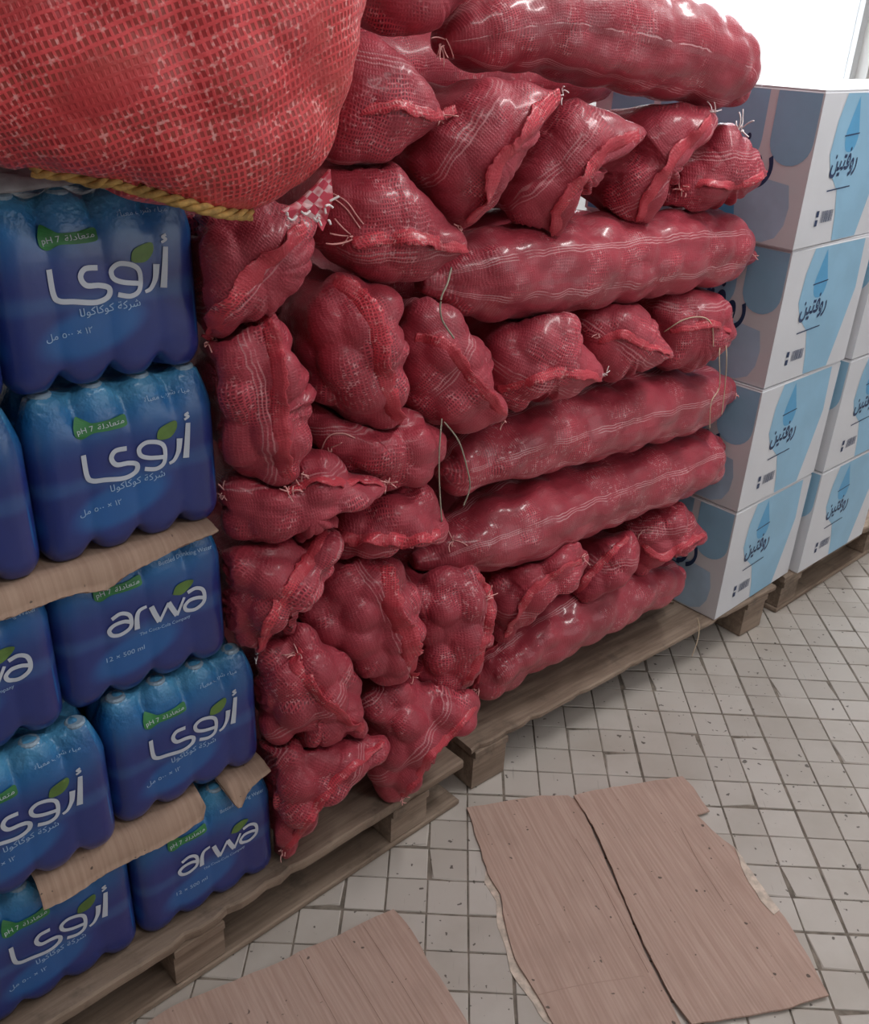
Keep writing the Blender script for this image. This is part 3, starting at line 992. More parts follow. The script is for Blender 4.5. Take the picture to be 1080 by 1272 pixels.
end_sack('B15', 'onion sack above the lowest long one, bright red tip touching the lowest carton',
         [(774, 690), (778, 652), (820, 630), (850, 620), (861, 648), (877, 664), (862, 684), (832, 694), (806, 706), (784, 712)], d0=-0.04, amp=0.0062, depth=0.35)
end_sack('B10', 'lumpy onion sack above the bottom one, frayed fold on its front',
         [(318, 845), (326, 809), (358, 787), (375, 781), (407, 795), (431, 823), (446, 856), (447, 890), (455, 908), (422, 918), (378, 920), (343, 917), (320, 892)], d0=-0.01, amp=0.0116, uvrot=-0.6)
end_sack('B11', 'bottom onion sack tapering to a knotted tip on the pallet beside the water packs',
         [(322, 955), (330, 930), (348, 914), (395, 916), (449, 908), (482, 919), (466, 940), (424, 970), (397, 1000), (390, 1017), (367, 1055), (351, 1060), (336, 1044), (329, 1005)], d0=0.0, amp=0.0108, depth=0.32, uvrot=-0.9)
end_sack('B12', 'bottom onion sack hanging over the pallet edge with a ruffled seam to its point',
         [(446, 870), (456, 852), (480, 846), (520, 852), (580, 860), (597, 874), (577, 907), (542, 928), (532, 952), (512, 978), (498, 993), (478, 986), (456, 962), (452, 935), (462, 912)], d0=0.0, amp=0.0108, depth=0.32, uvrot=-0.8)

# --- rear layer of sacks filling the stack behind the front ones
for k in range(8):
    st = []
    z = 0.238 + 0.204 * k
    for i, f_ in enumerate((0.05, 0.6, 0.95, 1.0, 1.0, 1.0, 1.0, 0.97, 0.72)):
        st.append((-0.50 + 1.325 * i / 8, f_))
    cen = [W(a_, -0.56 + 0.01 * math.sin(k * 2), z) for a_, b_ in st]
    ns, nth = 60, 40
    A = catmull(np.hstack([np.array(cen), np.array([[b_] for a_, b_ in st])]), ns)
    V, uv, Fc = [], [], []
    for i in range(ns):
        for j in range(nth):
            t_ = 2 * math.pi * j / nth
            V.append(A[i, :3] + A[i, 3] * (0.098 * math.sin(t_) * ZU + 0.13 * math.cos(t_) * N))
            uv.append((i * 0.023, t_ * 0.12))
    for i in range(ns - 1):
        for j in range(nth):
            j2 = (j + 1) % nth
            Fc.append((i * nth + j, (i + 1) * nth + j, (i + 1) * nth + j2, i * nth + j2))
    Fc.append(tuple(range(nth))); Fc.append(tuple((ns - 1) * nth + j for j in range(nth))[::-1])
    base = W(0.34, -0.56, z - 0.105)
    root = sack_root('onion_sack', base, 'onion sack of the shadowed rear layer behind the front sacks, ' + ('lowest', 'second from below', 'third from below', 'fourth from below', 'fifth from below', 'sixth from below', 'second from the top', 'topmost')[k])
    bag_mesh(root, V, Fc, uv, M['net'], 0.004, 0.07, 50 + k, 0.002, np.repeat(A[:, :3], nth, axis=0))

# --- big coarse sack resting on top of the water packs
big = end_sack('BIG', 'large bright coarse-net sack on top of the water packs, yellow rope along its underside',
               [(458, -20), (448, 40), (430, 105), (426, 140), (408, 195), (366, 244), (310, 262), (250, 266), (200, 254), (150, 238), (109, 224), (20, 216), (-70, 175), (-120, 60), (-110, -60), (0, -140), (150, -170), (300, -160), (420, -110)],
               d0=0.06, depth=0.34, bulge=0.10, amp=0.006, spacing=0.075, mat='net_near', uvrot=-0.35)

# --- seams
root, bvh, P0, m = SACKS['BIG']
base = np.array(root.location)
tape_px = [(338, 258), (362, 246), (382, 226), (398, 206), (402, 222), (403, 240), (397, 256), (396, 272), (390, 282), (380, 268), (366, 262), (350, 266)]
V, uv = [], []
tc = np.mean(np.array(tape_px), 0)
tn = 12
for lay_ in (0, 1):
    for k_, (x, y) in enumerate([tuple(tc)] + tape_px):
        q = onplane(x, y, P0, m) + m * (0.028 - 0.005 * lay_ + 0.004 * math.sin(k_ * 2.1)) - base
        V.append(q); uv.append((x * 0.0013, y * 0.0013))
Fc = [(0, 1 + k_, 1 + (k_ + 1) % tn) for k_ in range(tn)] + [(13, 14 + (k_ + 1) % tn, 14 + k_) for k_ in range(tn)]
Fc += [(1 + k_, 14 + k_, 14 + (k_ + 1) % tn, 1 + (k_ + 1) % tn) for k_ in range(tn)]
mesh_obj('woven_seam_tape', V, Fc, M['tape'], root, False, uv)
parts = []
rg = random.Random(9)
for (x, y) in ((345, 262), (356, 262), (366, 258), (376, 264), (386, 274), (394, 268), (400, 252), (392, 258), (384, 262), (396, 244), (372, 256)):
    p0 = onplane(x, y, P0, m) + m * 0.034 - base
    p1 = onplane(x + rg.uniform(-14, 14), y + rg.uniform(-7, 8), P0, m) + m * (0.032 + rg.uniform(0, .01)) - base
    parts.append(tube_vf(catmull([p0, (p0 + p1) / 2 + ZU * rg.uniform(-.005, .005), p1], 8), 0.0015, 5))
v, f = merge(parts)
mesh_obj('white_frayed_edge', v, f, M['fray_white'], root, True)
root, bvh, P0, m = SACKS['BIG']
base = np.array(root.location)
core = []
for x, y in catmull([(40, 216), (109, 223), (160, 234), (215, 247), (270, 262), (310, 265)], 60):
    p, nn = hit('BIG', x, y - 3)
    core.append(p + nn * 0.004)
core = np.array(core)
for _ in range(6):
    core[1:-1] = (core[:-2] + 2 * core[1:-1] + core[2:]) / 4
strands = []
for k in range(3):
    pts = []
    for i, p in enumerate(core):
        a_ = i * 0.55 + k * 2 * math.pi / 3
        r_ = 0.0045
        pts.append(p + ZU * math.sin(a_) * r_ + N * math.cos(a_) * r_ - base)
    strands.append(tube_vf(pts, 0.0042, 6))
v, f = merge(strands)
mesh_obj('yellow_rope', v, f, M['rope'], root, True)

seam('B1', [(384, 285), (350, 318), (310, 360), (275, 400), (258, 428)], 0.040, 30, 1, 1)
tuft('B1', 256, 432, 7, 0.04, 2)
tuft('B1', 262, 426, 4, 0.06, 3)
seam('B2', [(312, 394), (332, 412), (340, 470), (342, 540), (352, 590), (368, 618)], 0.036, 40, -1, 2)
tuft('B2', 372, 590, 5, 0.03, 4)
seam('B03', [(412, 352), (440, 370), (462, 410), (470, 460), (482, 505), (503, 538)], 0.042, 40, -1, 3)
seam('B17', [(516, 420), (545, 428), (566, 446), (588, 478), (612, 500), (628, 526)], 0.030, 40, -1, 3)
tuft('B17', 627, 524, 6, 0.025, 4)
seam('B16', [(618, 482), (660, 470), (696, 458), (720, 462), (748, 468)], 0.030, 35, 1, 3)
tuft('B16', 750, 464, 5, 0.02, 4, 'fray_white')
seam('B18', [(742, 424), (772, 412), (800, 424), (836, 440)], 0.028, 35, 1, 3)
tuft('B18', 742, 416, 5, 0.02, 4)
seam('B19', [(832, 410), (862, 404), (888, 400), (908, 412)], 0.026, 35, 1, 3)
threads('B19', [[(826, 412), (848, 398), (872, 394), (884, 404), (886, 430)]], 0.0013, 'string_tan', 'looped_thread')
seam('B20', [(438, 300), (470, 290), (505, 288), (540, 296), (578, 306)], 0.034, 30, 1, 3)
tuft('B20', 436, 294, 8, 0.045, 4)
threads('B20', [[(402, 236), (430, 250), (452, 278)], [(402, 240), (428, 256), (448, 284)]], 0.0010)
seam('B21', [(446, 138), (490, 128), (530, 136), (552, 140), (578, 132)], 0.026, 35, 1, 3)
tuft('B21', 552, 140, 6, 0.035, 4)
seam('B22', [(694, 122), (668, 152), (646, 180), (624, 210), (612, 240), (588, 276)], 0.044, 35, 1, 3)
tuft('B22', 698, 118, 5, 0.03, 4, 'fray_white')
tuft('B22', 572, 280, 6, 0.035, 5)
seam('B23', [(796, 170), (760, 186), (740, 210), (716, 236), (700, 262), (690, 300)], 0.040, 35, 1, 3)
tuft('B23', 688, 300, 6, 0.03, 4)
seam('B24', [(886, 150), (852, 186), (828, 218), (806, 256), (788, 290)], 0.038, 35, 1, 3)
tuft('B24', 884, 138, 5, 0.03, 5, 'fray_white')
seam('B25', [(838, 236), (872, 226), (908, 228), (934, 224), (956, 212)], 0.026, 35, 1, 3)
tuft('B25', 918, 160, 9, 0.045, 5, 'fray_white', rad=0.0016)
tuft('B25', 850, 234, 6, 0.03, 6)
tuft('B04', 412, 552, 3, 0.04, 6)
threads('B04', [[(400, 560), (408, 542), (424, 538), (440, 544)]], 0.0013, 'fray')
seam('B05', [(352, 612), (390, 596), (430, 596), (478, 600)], 0.028, 35, 1, 3)
tuft('B05', 480, 600, 7, 0.04, 6)
tuft('B05', 362, 614, 8, 0.03, 7)
tuft('B05', 276, 612, 7, 0.035, 8)
seam('B06', [(420, 662), (450, 668), (482, 664), (512, 668), (546, 660)], 0.034, 50, 1, 3, ruffle=0.009)
seam('B07', [(408, 660), (386, 700), (358, 742), (338, 776), (324, 812)], 0.034, 35, 1, 3)
tuft('B07', 323, 814, 7, 0.028, 6, 'fray_white')
seam('B08', [(474, 704), (478, 750), (496, 790), (506, 822), (516, 846)], 0.055, 30, -1, 3)
tuft('B08', 516, 844, 5, 0.03, 6)
seam('B09', [(592, 714), (606, 740), (604, 780), (594, 815), (576, 852)], 0.030, 45, -1, 3)
tuft('B09', 604, 742, 6, 0.03, 6)
seam('B13', [(722, 698), (690, 714), (662, 740), (642, 768), (630, 792)], 0.030, 45, 1, 3)
tuft('B13', 724, 690, 6, 0.028, 6, 'fray')
seam('B14', [(782, 668), (760, 690), (736, 716), (712, 744), (698, 758)], 0.030, 45, 1, 3)
tuft('B14', 700, 755, 6, 0.03, 6, 'fray_white')
seam('B15', [(800, 676), (822, 690), (846, 676), (876, 662)], 0.030, 40, 1, 3)
tuft('B15', 800, 660, 5, 0.03, 6)
seam('B10', [(374, 806), (362, 826), (388, 858), (416, 888), (452, 908)], 0.034, 45, -1, 3)
tuft('B10', 370, 812, 8, 0.035, 6)
seam('B11', [(476, 922), (440, 948), (402, 984), (382, 1018), (356, 1054)], 0.026, 40, -1, 3)
tuft('B11', 352, 1058, 5, 0.018, 6, 'fray')
seam('B12', [(592, 876), (562, 908), (534, 936), (520, 962), (500, 990)], 0.026, 40, -1, 3)
tuft('B12', 500, 990, 5, 0.018, 6)
seam('L6', [(584, 862), (592, 838), (600, 812), (630, 786)], 0.026, 45, 1, 3)
tuft('L6', 594, 858, 8, 0.04, 6)
tuft('L2', 550, 52, 8, 0.035, 6)
tuft('L4', 914, 490, 5, 0.025, 6)
tuft('L3', 934, 318, 5, 0.02, 6)
tuft('L5', 560, 672, 7, 0.05, 6)

# strings hanging down the front of the sacks
def string_obj(name, path_d, rad, mat, label):
    pts = [on_d(x, y, d) for x, y, d in path_d]
    pts = catmull(pts, len(pts) * 7)
    v, f = tube_vf(pts, rad, 6)
    return tag(mesh_obj(name, v, f, M[mat], None, True), label, 'string')
string_obj('string', [(561, 332, .01), (556, 352, .025), (548, 372, .03), (549, 396, .03), (564, 420, .025)], 0.0016, 'string_green', 'short grey-green string hanging left of the long glossy sack')
string_obj('string', [(549, 520, .02), (546, 560, .03), (546, 600, .03), (549, 648, .03)], 0.0014, 'string_green', 'straight grey-green string dangling at the left end of the long sacks')
string_obj('string', [(552, 524, .015), (570, 548, .03), (580, 580, .035), (584, 605, .035), (576, 628, .03)], 0.0014, 'string_green', 'curved grey-green string dangling right beside the straight one')
string_obj('string', [(897, 415, .02), (894, 440, .04), (894, 480, .04), (884, 500, .045), (882, 532, .045)], 0.0012, 'string_tan', 'thin tan string hanging from the small sack, left one in front of the cartons')
string_obj('string', [(899, 412, .02), (903, 440, .045), (901, 480, .045), (897, 515, .045)], 0.0012, 'string_tan', 'thin tan string hanging from the small sack, right one in front of the cartons')
string_obj('string', [(867, 768, .045), (869, 778, .050), (867, 795, .055), (860, 815, .055)], 0.0014, 'string_tan', 'tan string hanging off the pallet edge beside the lowest carton')

# ------------------------------------------------------------------ shrink-wrapped water packs
PW, PD, PH = 0.265, 0.20, 0.240
PITCH = PW / 4

def scal(x, half):
    """0 at a bottle's centre line, 1 between bottles"""
    t = (x + half) / PITCH
    return abs(math.sin(math.pi * (t - 0.5))) ** 2.2 if False else (1 - abs(math.sin(math.pi * t))) ** 1.6

def pack_ring(n_w=48, n_d=36):
    """perimeter samples: (x, y, nx, ny, scallop) starting front-left going right"""
    hw, hd, rc = PW / 2, PD / 2, 0.030
    pts = []
    def arc(cx, cy, a0, a1):
        for k in range(7):
            a = a0 + (a1 - a0) * k / 6
            pts.append((cx + rc * math.cos(a), cy + rc * math.sin(a), math.cos(a), math.sin(a), 0.0))
    for k in range(1, n_w):
        x = -hw + rc + (PW - 2 * rc) * k / n_w
        pts.append((x, -hd, 0, -1, scal(x, hw)))
    arc(hw - rc, -hd + rc, -math.pi / 2, 0)
    for k in range(1, n_d):
        y = -hd + rc + (PD - 2 * rc) * k / n_d
        pts.append((hw, y, 1, 0, scal(y * 3 / 3, hd)))
    arc(hw - rc, hd - rc, 0, math.pi / 2)
    for k in range(1, n_w):
        x = hw - rc - (PW - 2 * rc) * k / n_w
        pts.append((x, hd, 0, 1, scal(x, hw)))
    arc(-hw + rc, hd - rc, math.pi / 2, math.pi)
    for k in range(1, n_d):
        y = hd - rc - (PD - 2 * rc) * k / n_d
        pts.append((-hw, y, -1, 0, scal(y, hd)))
    arc(-hw + rc, -hd + rc, math.pi, 1.5 * math.pi)
    return pts

def inset(v):
    """(inset, scallop depth) of the film at relative height v"""
    if v < 0.12:
        t = (0.12 - v) / 0.12
        return 0.012 * t ** 2.2, 0.0018 + 0.0125 * t
    if v > 0.74:
        t = (v - 0.74) / 0.26
        return 0.020 * t ** 1.3, 0.0018 + 0.0135 * t
    return 0.0, 0.0018

def front_y(x, v):
    i, a = inset(v)
    return -PD / 2 + i + a * scal(x, PW / 2)

def build_pack_mesh():
    ring = pack_ring()
    n = len(ring)
    levels = [0.0, 0.01, 0.03, 0.06, 0.09, 0.12, 0.2, 0.3, 0.42, 0.55, 0.66, 0.74, 0.79, 0.84, 0.88, 0.92, 0.95]
    V, uv = [], []
    for li, v in enumerate(levels):
        i, a = inset(v)
        for (x, y, nx, ny, sc) in ring:
            o = i + a * sc
            z = v * PH
            if v < 0.12: z += 0.016 * sc * (1 - v / 0.12)
            if v > 0.74: z -= 0.016 * sc * ((v - 0.74) / 0.21)
            V.append((x - nx * o, y - ny * o, z))
            if abs(ny) > abs(nx):
                uu = (x - nx * o) / PW + 0.5
                if ny > 0: uu = 1 - uu
            else:
                uu = (y / PD + 0.5) * (0.75) + 0.1
            uv.append((uu, v))
    Fc = []
    for li in range(len(levels) - 1):
        for j in range(n):
            j2 = (j + 1) % n
            Fc.append((li * n + j, li * n + j2, (li + 1) * n + j2, (li + 1) * n + j))
    # top: shrink towards the middle in rings with bottle tops standing up
    last = (len(levels) - 1) * n
    lv = 6
    topring = [V[last + j] for j in range(n)]
    for k in range(1, lv + 1):
        q = 1 - k / (lv + 0.4)
        for (x, y, z) in topring:
            xx, yy = x * q, y * q
            cx = math.cos(math.pi * ((xx + PW / 2) / PITCH - 0.5)) ** 2
            cy = math.cos(math.pi * ((yy + PD / 2) / PITCH - 0.5)) ** 2
            V.append((xx, yy, PH * 0.95 + 0.014 * cx * cy - 0.003))
            uv.append((xx / PW + 0.5, 1.0))
    for k in range(lv):
        b0 = last + k * n
        for j in range(n):
            j2 = (j + 1) % n
            Fc.append((b0 + j, b0 + j2, b0 + n + j2, b0 + n + j))
    Fc.append(tuple(last + lv * n + j for j in range(n)))
    Fc.append(tuple(range(n))[::-1])
    me = bpy.data.meshes.new('film_wrap')
    me.from_pydata(V, [], Fc)
    me.update()
    lay = me.uv_layers.new(name='UVMap')
    idx = np.zeros(len(me.loops), dtype=np.int32); me.loops.foreach_get('vertex_index', idx)
    lay.data.foreach_set('uv', np.asarray(uv, dtype=np.float32)[idx].ravel())
    me.materials.append(M['film'])
    me.polygons.foreach_set('use_smooth', [True] * len(me.polygons))
    return me
PACK_ME = build_pack_mesh()

def face_pt(u, v, lift=0.0016):
    x = (u - 0.5) * PW
    return (x, front_y(x, v) - lift, v * PH)

def stroke_vf(pts, width, steps=10, lift=0.0018, taper=None):
    """pen stroke in pack-face coordinates; width in metres"""
    P = catmull([(a * PW, b * PH) for a, b in pts], max(6, len(pts) * steps))
    V, Fc = [], []
    n = len(P)
    for i in range(n):
        t = P[min(i + 1, n - 1)] - P[max(i - 1, 0)]
        t = t / (np.linalg.norm(t) + 1e-9)
        nn = np.array([-t[1], t[0]])
        w = width / 2
        if taper: w *= taper(i / (n - 1))
        for sg in (-1, 1):
            q = P[i] + nn * w * sg
            V.append(face_pt(q[0] / PW, q[1] / PH, lift))
    for i in range(n - 1):
        a = 2 * i
        Fc.append((a, a + 2, a + 3, a + 1))
    return V, Fc

def blob_vf(poly, lift=0.0014):
    P = catmull(list(poly) + [poly[0]], len(poly) * 5)[:-1]
    c = P.mean(0)
    V = [face_pt(c[0], c[1], lift)]
    n = len(P)
    for q in (0.5, 1.0):
        for p in P:
            r = c + (p - c) * q
            V.append(face_pt(r[0], r[1], lift))
    Fc = [(0, 1 + j, 1 + (j + 1) % n) for j in range(n)]
    for j in range(n):
        Fc.append((1 + j, 1 + n + j, 1 + n + (j + 1) % n, 1 + (j + 1) % n))
    return V, Fc

def text_vf(body, res=2, bold=0.0):
    """flat glyph outlines, normalised to width 1 from x=0; returns verts (x,y) and faces"""
    cu = bpy.data.curves.new('glyphs', 'FONT')
    cu.body = body
    cu.resolution_u = res
    cu.offset = bold
    ob = bpy.data.objects.new('glyphs', cu)
    COL.objects.link(ob)
    dg = bpy.context.evaluated_depsgraph_get()
    dg.update()
    me = ob.evaluated_get(dg).to_mesh()
    v = np.array([(p.co.x, p.co.y) for p in me.vertices])
    f = [tuple(p.vertices) for p in me.polygons]
    ob.evaluated_get(dg).to_mesh_clear()
    bpy.data.objects.remove(ob, do_unlink=True)
    bpy.data.curves.remove(cu)
    v[:, 0] -= v[:, 0].min()
    sc = 1.0 / v[:, 0].max()
    return v * sc, f

TXT = {}
def face_text(body, u0, v0, u1, v1, squash=1.0, lift=0.0018):
    if body not in TXT: TXT[body] = text_vf(body)
    v, f = TXT[body]
    a = np.array([u0 * PW, v0 * PH]); b = np.array([u1 * PW, v1 * PH])
    ex = b - a
    ey = np.array([-ex[1], ex[0]]) * squash
    V = []
    for (x, y) in v:
        q = a + ex * x + ey * y
        V.append(face_pt(q[0] / PW, q[1] / PH, lift))
    return V, f

AR_WATER = '\ufe93\ufe84\ufe92\ufecc\ufee3 \ufe8f\ufeae\ufeb7 \ufee9\ufe8e\ufef4\ufee3'
AR_COMP = '\ufe8e\ufedf\ufeee\ufedb\ufe8e\ufedb\ufeee\ufedb \ufe94\ufedb\ufeae\ufeb7'
AR_VOL = '\ufede\ufee3 \u0665\u0660\u0660 \u00d7 \u0661\u0662'
AR_BADGE = '\ufe94\ufedf\ufea9\ufe8e\ufecc\ufe98\ufee3'

def logo_arabic():
    dv = -0.125
    sh = lambda L: [(a, b + dv) for a, b in L]
    w = 0.0079
    th = lambda a, b: (lambda t: a + (b - a) * t)
    return merge([
        stroke_vf(sh([(0.815, 0.800), (0.802, 0.69), (0.788, 0.586)]), w, taper=th(0.85, 1.15)),
        stroke_vf(sh([(0.822, 0.862), (0.803, 0.852), (0.820, 0.838), (0.796, 0.824)]), 0.0035),
        stroke_vf(sh([(0.762, 0.715), (0.750, 0.64), (0.722, 0.592), (0.690, 0.579)]), w * 0.9, taper=th(1.2, 0.6)),
        stroke_vf(sh([(0.553, 0.585), (0.617, 0.568), (0.662, 0.595), (0.672, 0.679), (0.645, 0.722), (0.578, 0.742), (0.536, 0.716), (0.540, 0.672), (0.585, 0.645), (0.664, 0.628)]), w * 0.78),
        stroke_vf(sh([(0.470, 0.735), (0.410, 0.738), (0.384, 0.700), (0.406, 0.655), (0.470, 0.645), (0.515, 0.622), (0.503, 0.578), (0.440, 0.562), (0.340, 0.582), (0.275, 0.594), (0.252, 0.632), (0.248, 0.755)]), w * 0.85)])

def logo_latin():
    w = 0.0061
    th = lambda a, b: (lambda t: a + (b - a) * t)
    return merge([
        stroke_vf([(0.297, 0.580), (0.344, 0.600), (0.385, 0.582), (0.402, 0.544), (0.394, 0.483), (0.338, 0.456), (0.290, 0.468), (0.276, 0.506), (0.307, 0.535), (0.361, 0.538), (0.398, 0.518)], w),
        stroke_vf([(0.430, 0.450), (0.436, 0.532), (0.456, 0.575), (0.500, 0.582)], w * 1.15, taper=th(1.2, 0.7)),
        stroke_vf([(0.525, 0.572), (0.542, 0.508), (0.562, 0.448)], w * 1.3), stroke_vf([(0.562, 0.446), (0.592, 0.50), (0.625, 0.560)], w * 0.75),
        stroke_vf([(0.625, 0.560), (0.645, 0.505), (0.668, 0.449)], w * 1.3), stroke_vf([(0.668, 0.447), (0.695, 0.50), (0.723, 0.556)], w * 0.75),
        stroke_vf([(0.747, 0.578), (0.793, 0.594), (0.832, 0.574), (0.846, 0.530), (0.836, 0.474), (0.783, 0.442), (0.733, 0.455), (0.721, 0.490), (0.754, 0.518), (0.800, 0.522), (0.842, 0.506)], w)])

def small_ar():
    return [face_text(AR_WATER, 0.60, 0.845, 0.85, 0.850, 0.8), face_text(AR_COMP, 0.36, 0.375, 0.66, 0.385, 0.9),
            face_text(AR_VOL, 0.19, 0.275, 0.41, 0.285, 0.9)]
def small_la():
    return [face_text('Bottled Drinking Water', 0.60, 0.825, 0.925, 0.825, 1.0), face_text('The Coca-Cola Company', 0.44, 0.395, 0.75, 0.395, 1.0),
            face_text('12 \u00d7 500 ml', 0.24, 0.290, 0.46, 0.292, 0.9)]
LEAF_A = [(0.635, 0.625), (0.655, 0.680), (0.745, 0.705), (0.752, 0.655), (0.712, 0.612), (0.660, 0.610)]
LEAF_L = [(0.655, 0.602), (0.680, 0.655), (0.735, 0.668), (0.788, 0.655), (0.758, 0.608), (0.709, 0.582)]
BADGE = [(0.222, 0.790), (0.250, 0.838), (0.300, 0.800), (0.390, 0.795), (0.480, 0.805), (0.492, 0.772), (0.480, 0.742), (0.390, 0.738), (0.310, 0.742), (0.255, 0.720), (0.222, 0.745)]

def as_mesh(name, vf, mat):
    me = bpy.data.meshes.new(name)
    me.from_pydata([tuple(p) for p in vf[0]], [], vf[1])
    me.materials.append(mat)
    me.update()
    return me
ME = {'logo_ar': as_mesh('lettering', logo_arabic(), M['letter']), 'logo_la': as_mesh('lettering', logo_latin(), M['letter']),
      'leaf_ar': as_mesh('leaf_print', blob_vf(LEAF_A), M['leaf']), 'leaf_la': as_mesh('leaf_print', blob_vf(LEAF_L), M['leaf']),
      'badge': as_mesh('green_badge', blob_vf(BADGE), M['badge']),
      'badge_text': as_mesh('badge_print', merge([face_text('pH 7', 0.235, 0.752, 0.315, 0.758, 0.9, 0.0030), face_text(AR_BADGE, 0.335, 0.757, 0.475, 0.764, 0.7, 0.0030)]), M['letter'])}
for kind_, fn_ in (('ar', small_ar), ('la', small_la)):
    for i_, vf_ in enumerate(fn_()):
        ME['small%d_%s' % (i_, kind_)] = as_mesh('small_print', vf_, M['letter_dim'])
# bottle caps under the film
cv, cf = [], []
for k, (r_, z_) in enumerate(((0.0148, 0), (0.0148, 0.008), (0.012, 0.0105))):
    for j in range(14):
        a_ = 2 * math.pi * j / 14
        cv.append((r_ * math.cos(a_), r_ * math.sin(a_), z_))
for k in range(2):
    for j in range(14):
        cf.append((k * 14 + j, k * 14 + (j + 1) % 14, (k + 1) * 14 + (j + 1) % 14, (k + 1) * 14 + j))
cf.append(tuple(28 + j for j in range(14)))
ME['cap'] = as_mesh('bottle_cap', (cv, cf), M['cap'])
# leaf-green print on the end of the pack
gv = []
gp = [(-0.055, 0.05), (-0.03, 0.10), (-0.045, 0.17), (-0.02, 0.20), (0.01, 0.16), (0.0, 0.10), (-0.02, 0.04)]
V_ = [(-PW / 2 - 0.0012, y, z) for y, z in gp]
ME['side'] = as_mesh('side_print', (V_, [tuple(range(len(V_)))]), M['film_green'])

def water_pack(s_right, d_front, zb, kind, label, rot=0.0):
    c = W(s_right - PW / 2, d_front - PD / 2, zb)
    root = empty('water_pack', c, RZ + math.radians(rot))
    tag(root, label, 'water pack', 'blue shrink-wrapped packs of water bottles')
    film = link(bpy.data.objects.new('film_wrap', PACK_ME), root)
    for key, nm in (('logo_' + kind, 'lettering'), ('small0_' + kind, 'product_print'), ('small1_' + kind, 'company_print'), ('small2_' + kind, 'volume_print'), ('leaf_' + kind, 'leaf_print'), ('badge', 'green_badge'), ('side', 'side_print')):
        link(bpy.data.objects.new(nm, ME[key]), film)
    link(bpy.data.objects.new('badge_print', ME['badge_text']), film)
    for ix in range(4):
        for iy in range(3):
            o = link(bpy.data.objects.new('bottle_cap', ME['cap']), root)
            o.location = (-PW / 2 + PITCH * (ix + 0.5), -PD / 2 + PITCH * (iy + 0.5), PH - 0.0150)
    return root

ZP = [0.1305, 0.392, 0.636, 0.881, 1.122]
water_pack(-0.515, 0.008, ZP[0], 'la', 'bottom pack of the right stack, Latin lettering, on the pallet board')
water_pack(-0.528, 0.000, ZP[1], 'ar', 'fourth pack from the top of the right stack, Arabic name, on torn cardboard', 0.6)
water_pack(-0.570, -0.010, ZP[2], 'la', 'middle pack of the right stack, Latin lettering, torn cardboard on its top', -0.5)
water_pack(-0.565, -0.012, ZP[3], 'ar', 'second pack from the top, Arabic name, resting on torn tan cardboard', 0.0)
water_pack(-0.575, -0.015, ZP[4], 'ar', 'top pack of the right stack, Arabic name, under the big coarse sack', 0.5)
water_pack(-0.7835, 0.006, ZP[0], 'ar', 'bottom pack of the left stack, cut by the left picture edge')
water_pack(-0.797, 0.020, ZP[1], 'ar', 'pack above the bottom one in the left stack, cut by the left edge', 0.4)
water_pack(-0.838, 0.000, ZP[2], 'la', 'third pack from below in the left stack beyond the picture edge', 0.0)
water_pack(-0.833, -0.005, ZP[3], 'ar', 'fourth pack from below in the left stack beyond the picture edge', 0.3)
water_pack(-0.843, 0.000, ZP[4], 'la', 'top pack of the left stack beyond the picture edge', 0.0)

# cardboard sheets between the layers, their torn front edges folded over the pack below
def divider(z, d_top, lower, upper_s, label, d_flap):
    """lower: (s, drop) pairs of the torn front edge"""
    n = 70
    s0, s1 = upper_s
    ls = np.array([q[0] for q in lower]); lz = z - np.array([q[1] for q in lower])
    V, uv, Fc = [], [], []
    rows = 9
    th = 0.0032
    rg = random.Random(int(z * 1000))
    for side in (0, 1):
        for i in range(n + 1):
            s_ = s0 + (s1 - s0) * i / n
            zl = float(np.interp(s_, ls, lz)) + rg.uniform(-0.0012, 0.0012)
            cut = zl > z - 0.006
            prof = [(-0.19, z), (-0.05, z), (d_top - 0.02, z), (d_top - 0.006, z - 0.001)]
            zz = z - 0.004
            for k in range(4):
                t = k / 3
                prof.append((d_top + (d_flap - d_top) * min(1, t * 2) + 0.003 * math.sin(s_ * 40), zz + (min(zl, zz - 0.001) - zz) * t))
            if cut:
                prof = [(min(d_, -0.045 - 0.0004 * q_), z - 0.0002 * q_) for q_, (d_, z_) in enumerate(prof)]
            for (d_, z_) in prof:
                off = -th if side else 0
                V.append(W(s_, d_ + off * 0.7, z_ + off * 0.7)); uv.append((s_, d_ + z_))
    m_ = 8
    for side in (0, 1):
        b = side * (n + 1) * m_
        for i in range(n):
            for k in range(m_ - 1):
                q = (b + i * m_ + k, b + (i + 1) * m_ + k, b + (i + 1) * m_ + k + 1, b + i * m_ + k + 1)
                Fc.append(q[::-1] if side == 0 else q)
    B = (n + 1) * m_
    for i in range(n):
        for k in (0, m_ - 1):
            Fc.append((i * m_ + k, (i + 1) * m_ + k, B + (i + 1) * m_ + k, B + i * m_ + k))
    for i in (0, n):
        for k in range(m_ - 1):
            Fc.append((i * m_ + k, i * m_ + k + 1, B + i * m_ + k + 1, B + i * m_ + k))
    base = W((s0 + s1) / 2, -0.08, z)
    ob = mesh_obj('cardboard_divider', np.array(V) - base, Fc, M['card_sheet'], None, True, uv)
    ob.location = tuple(base)
    return tag(ob, label, 'cardboard')

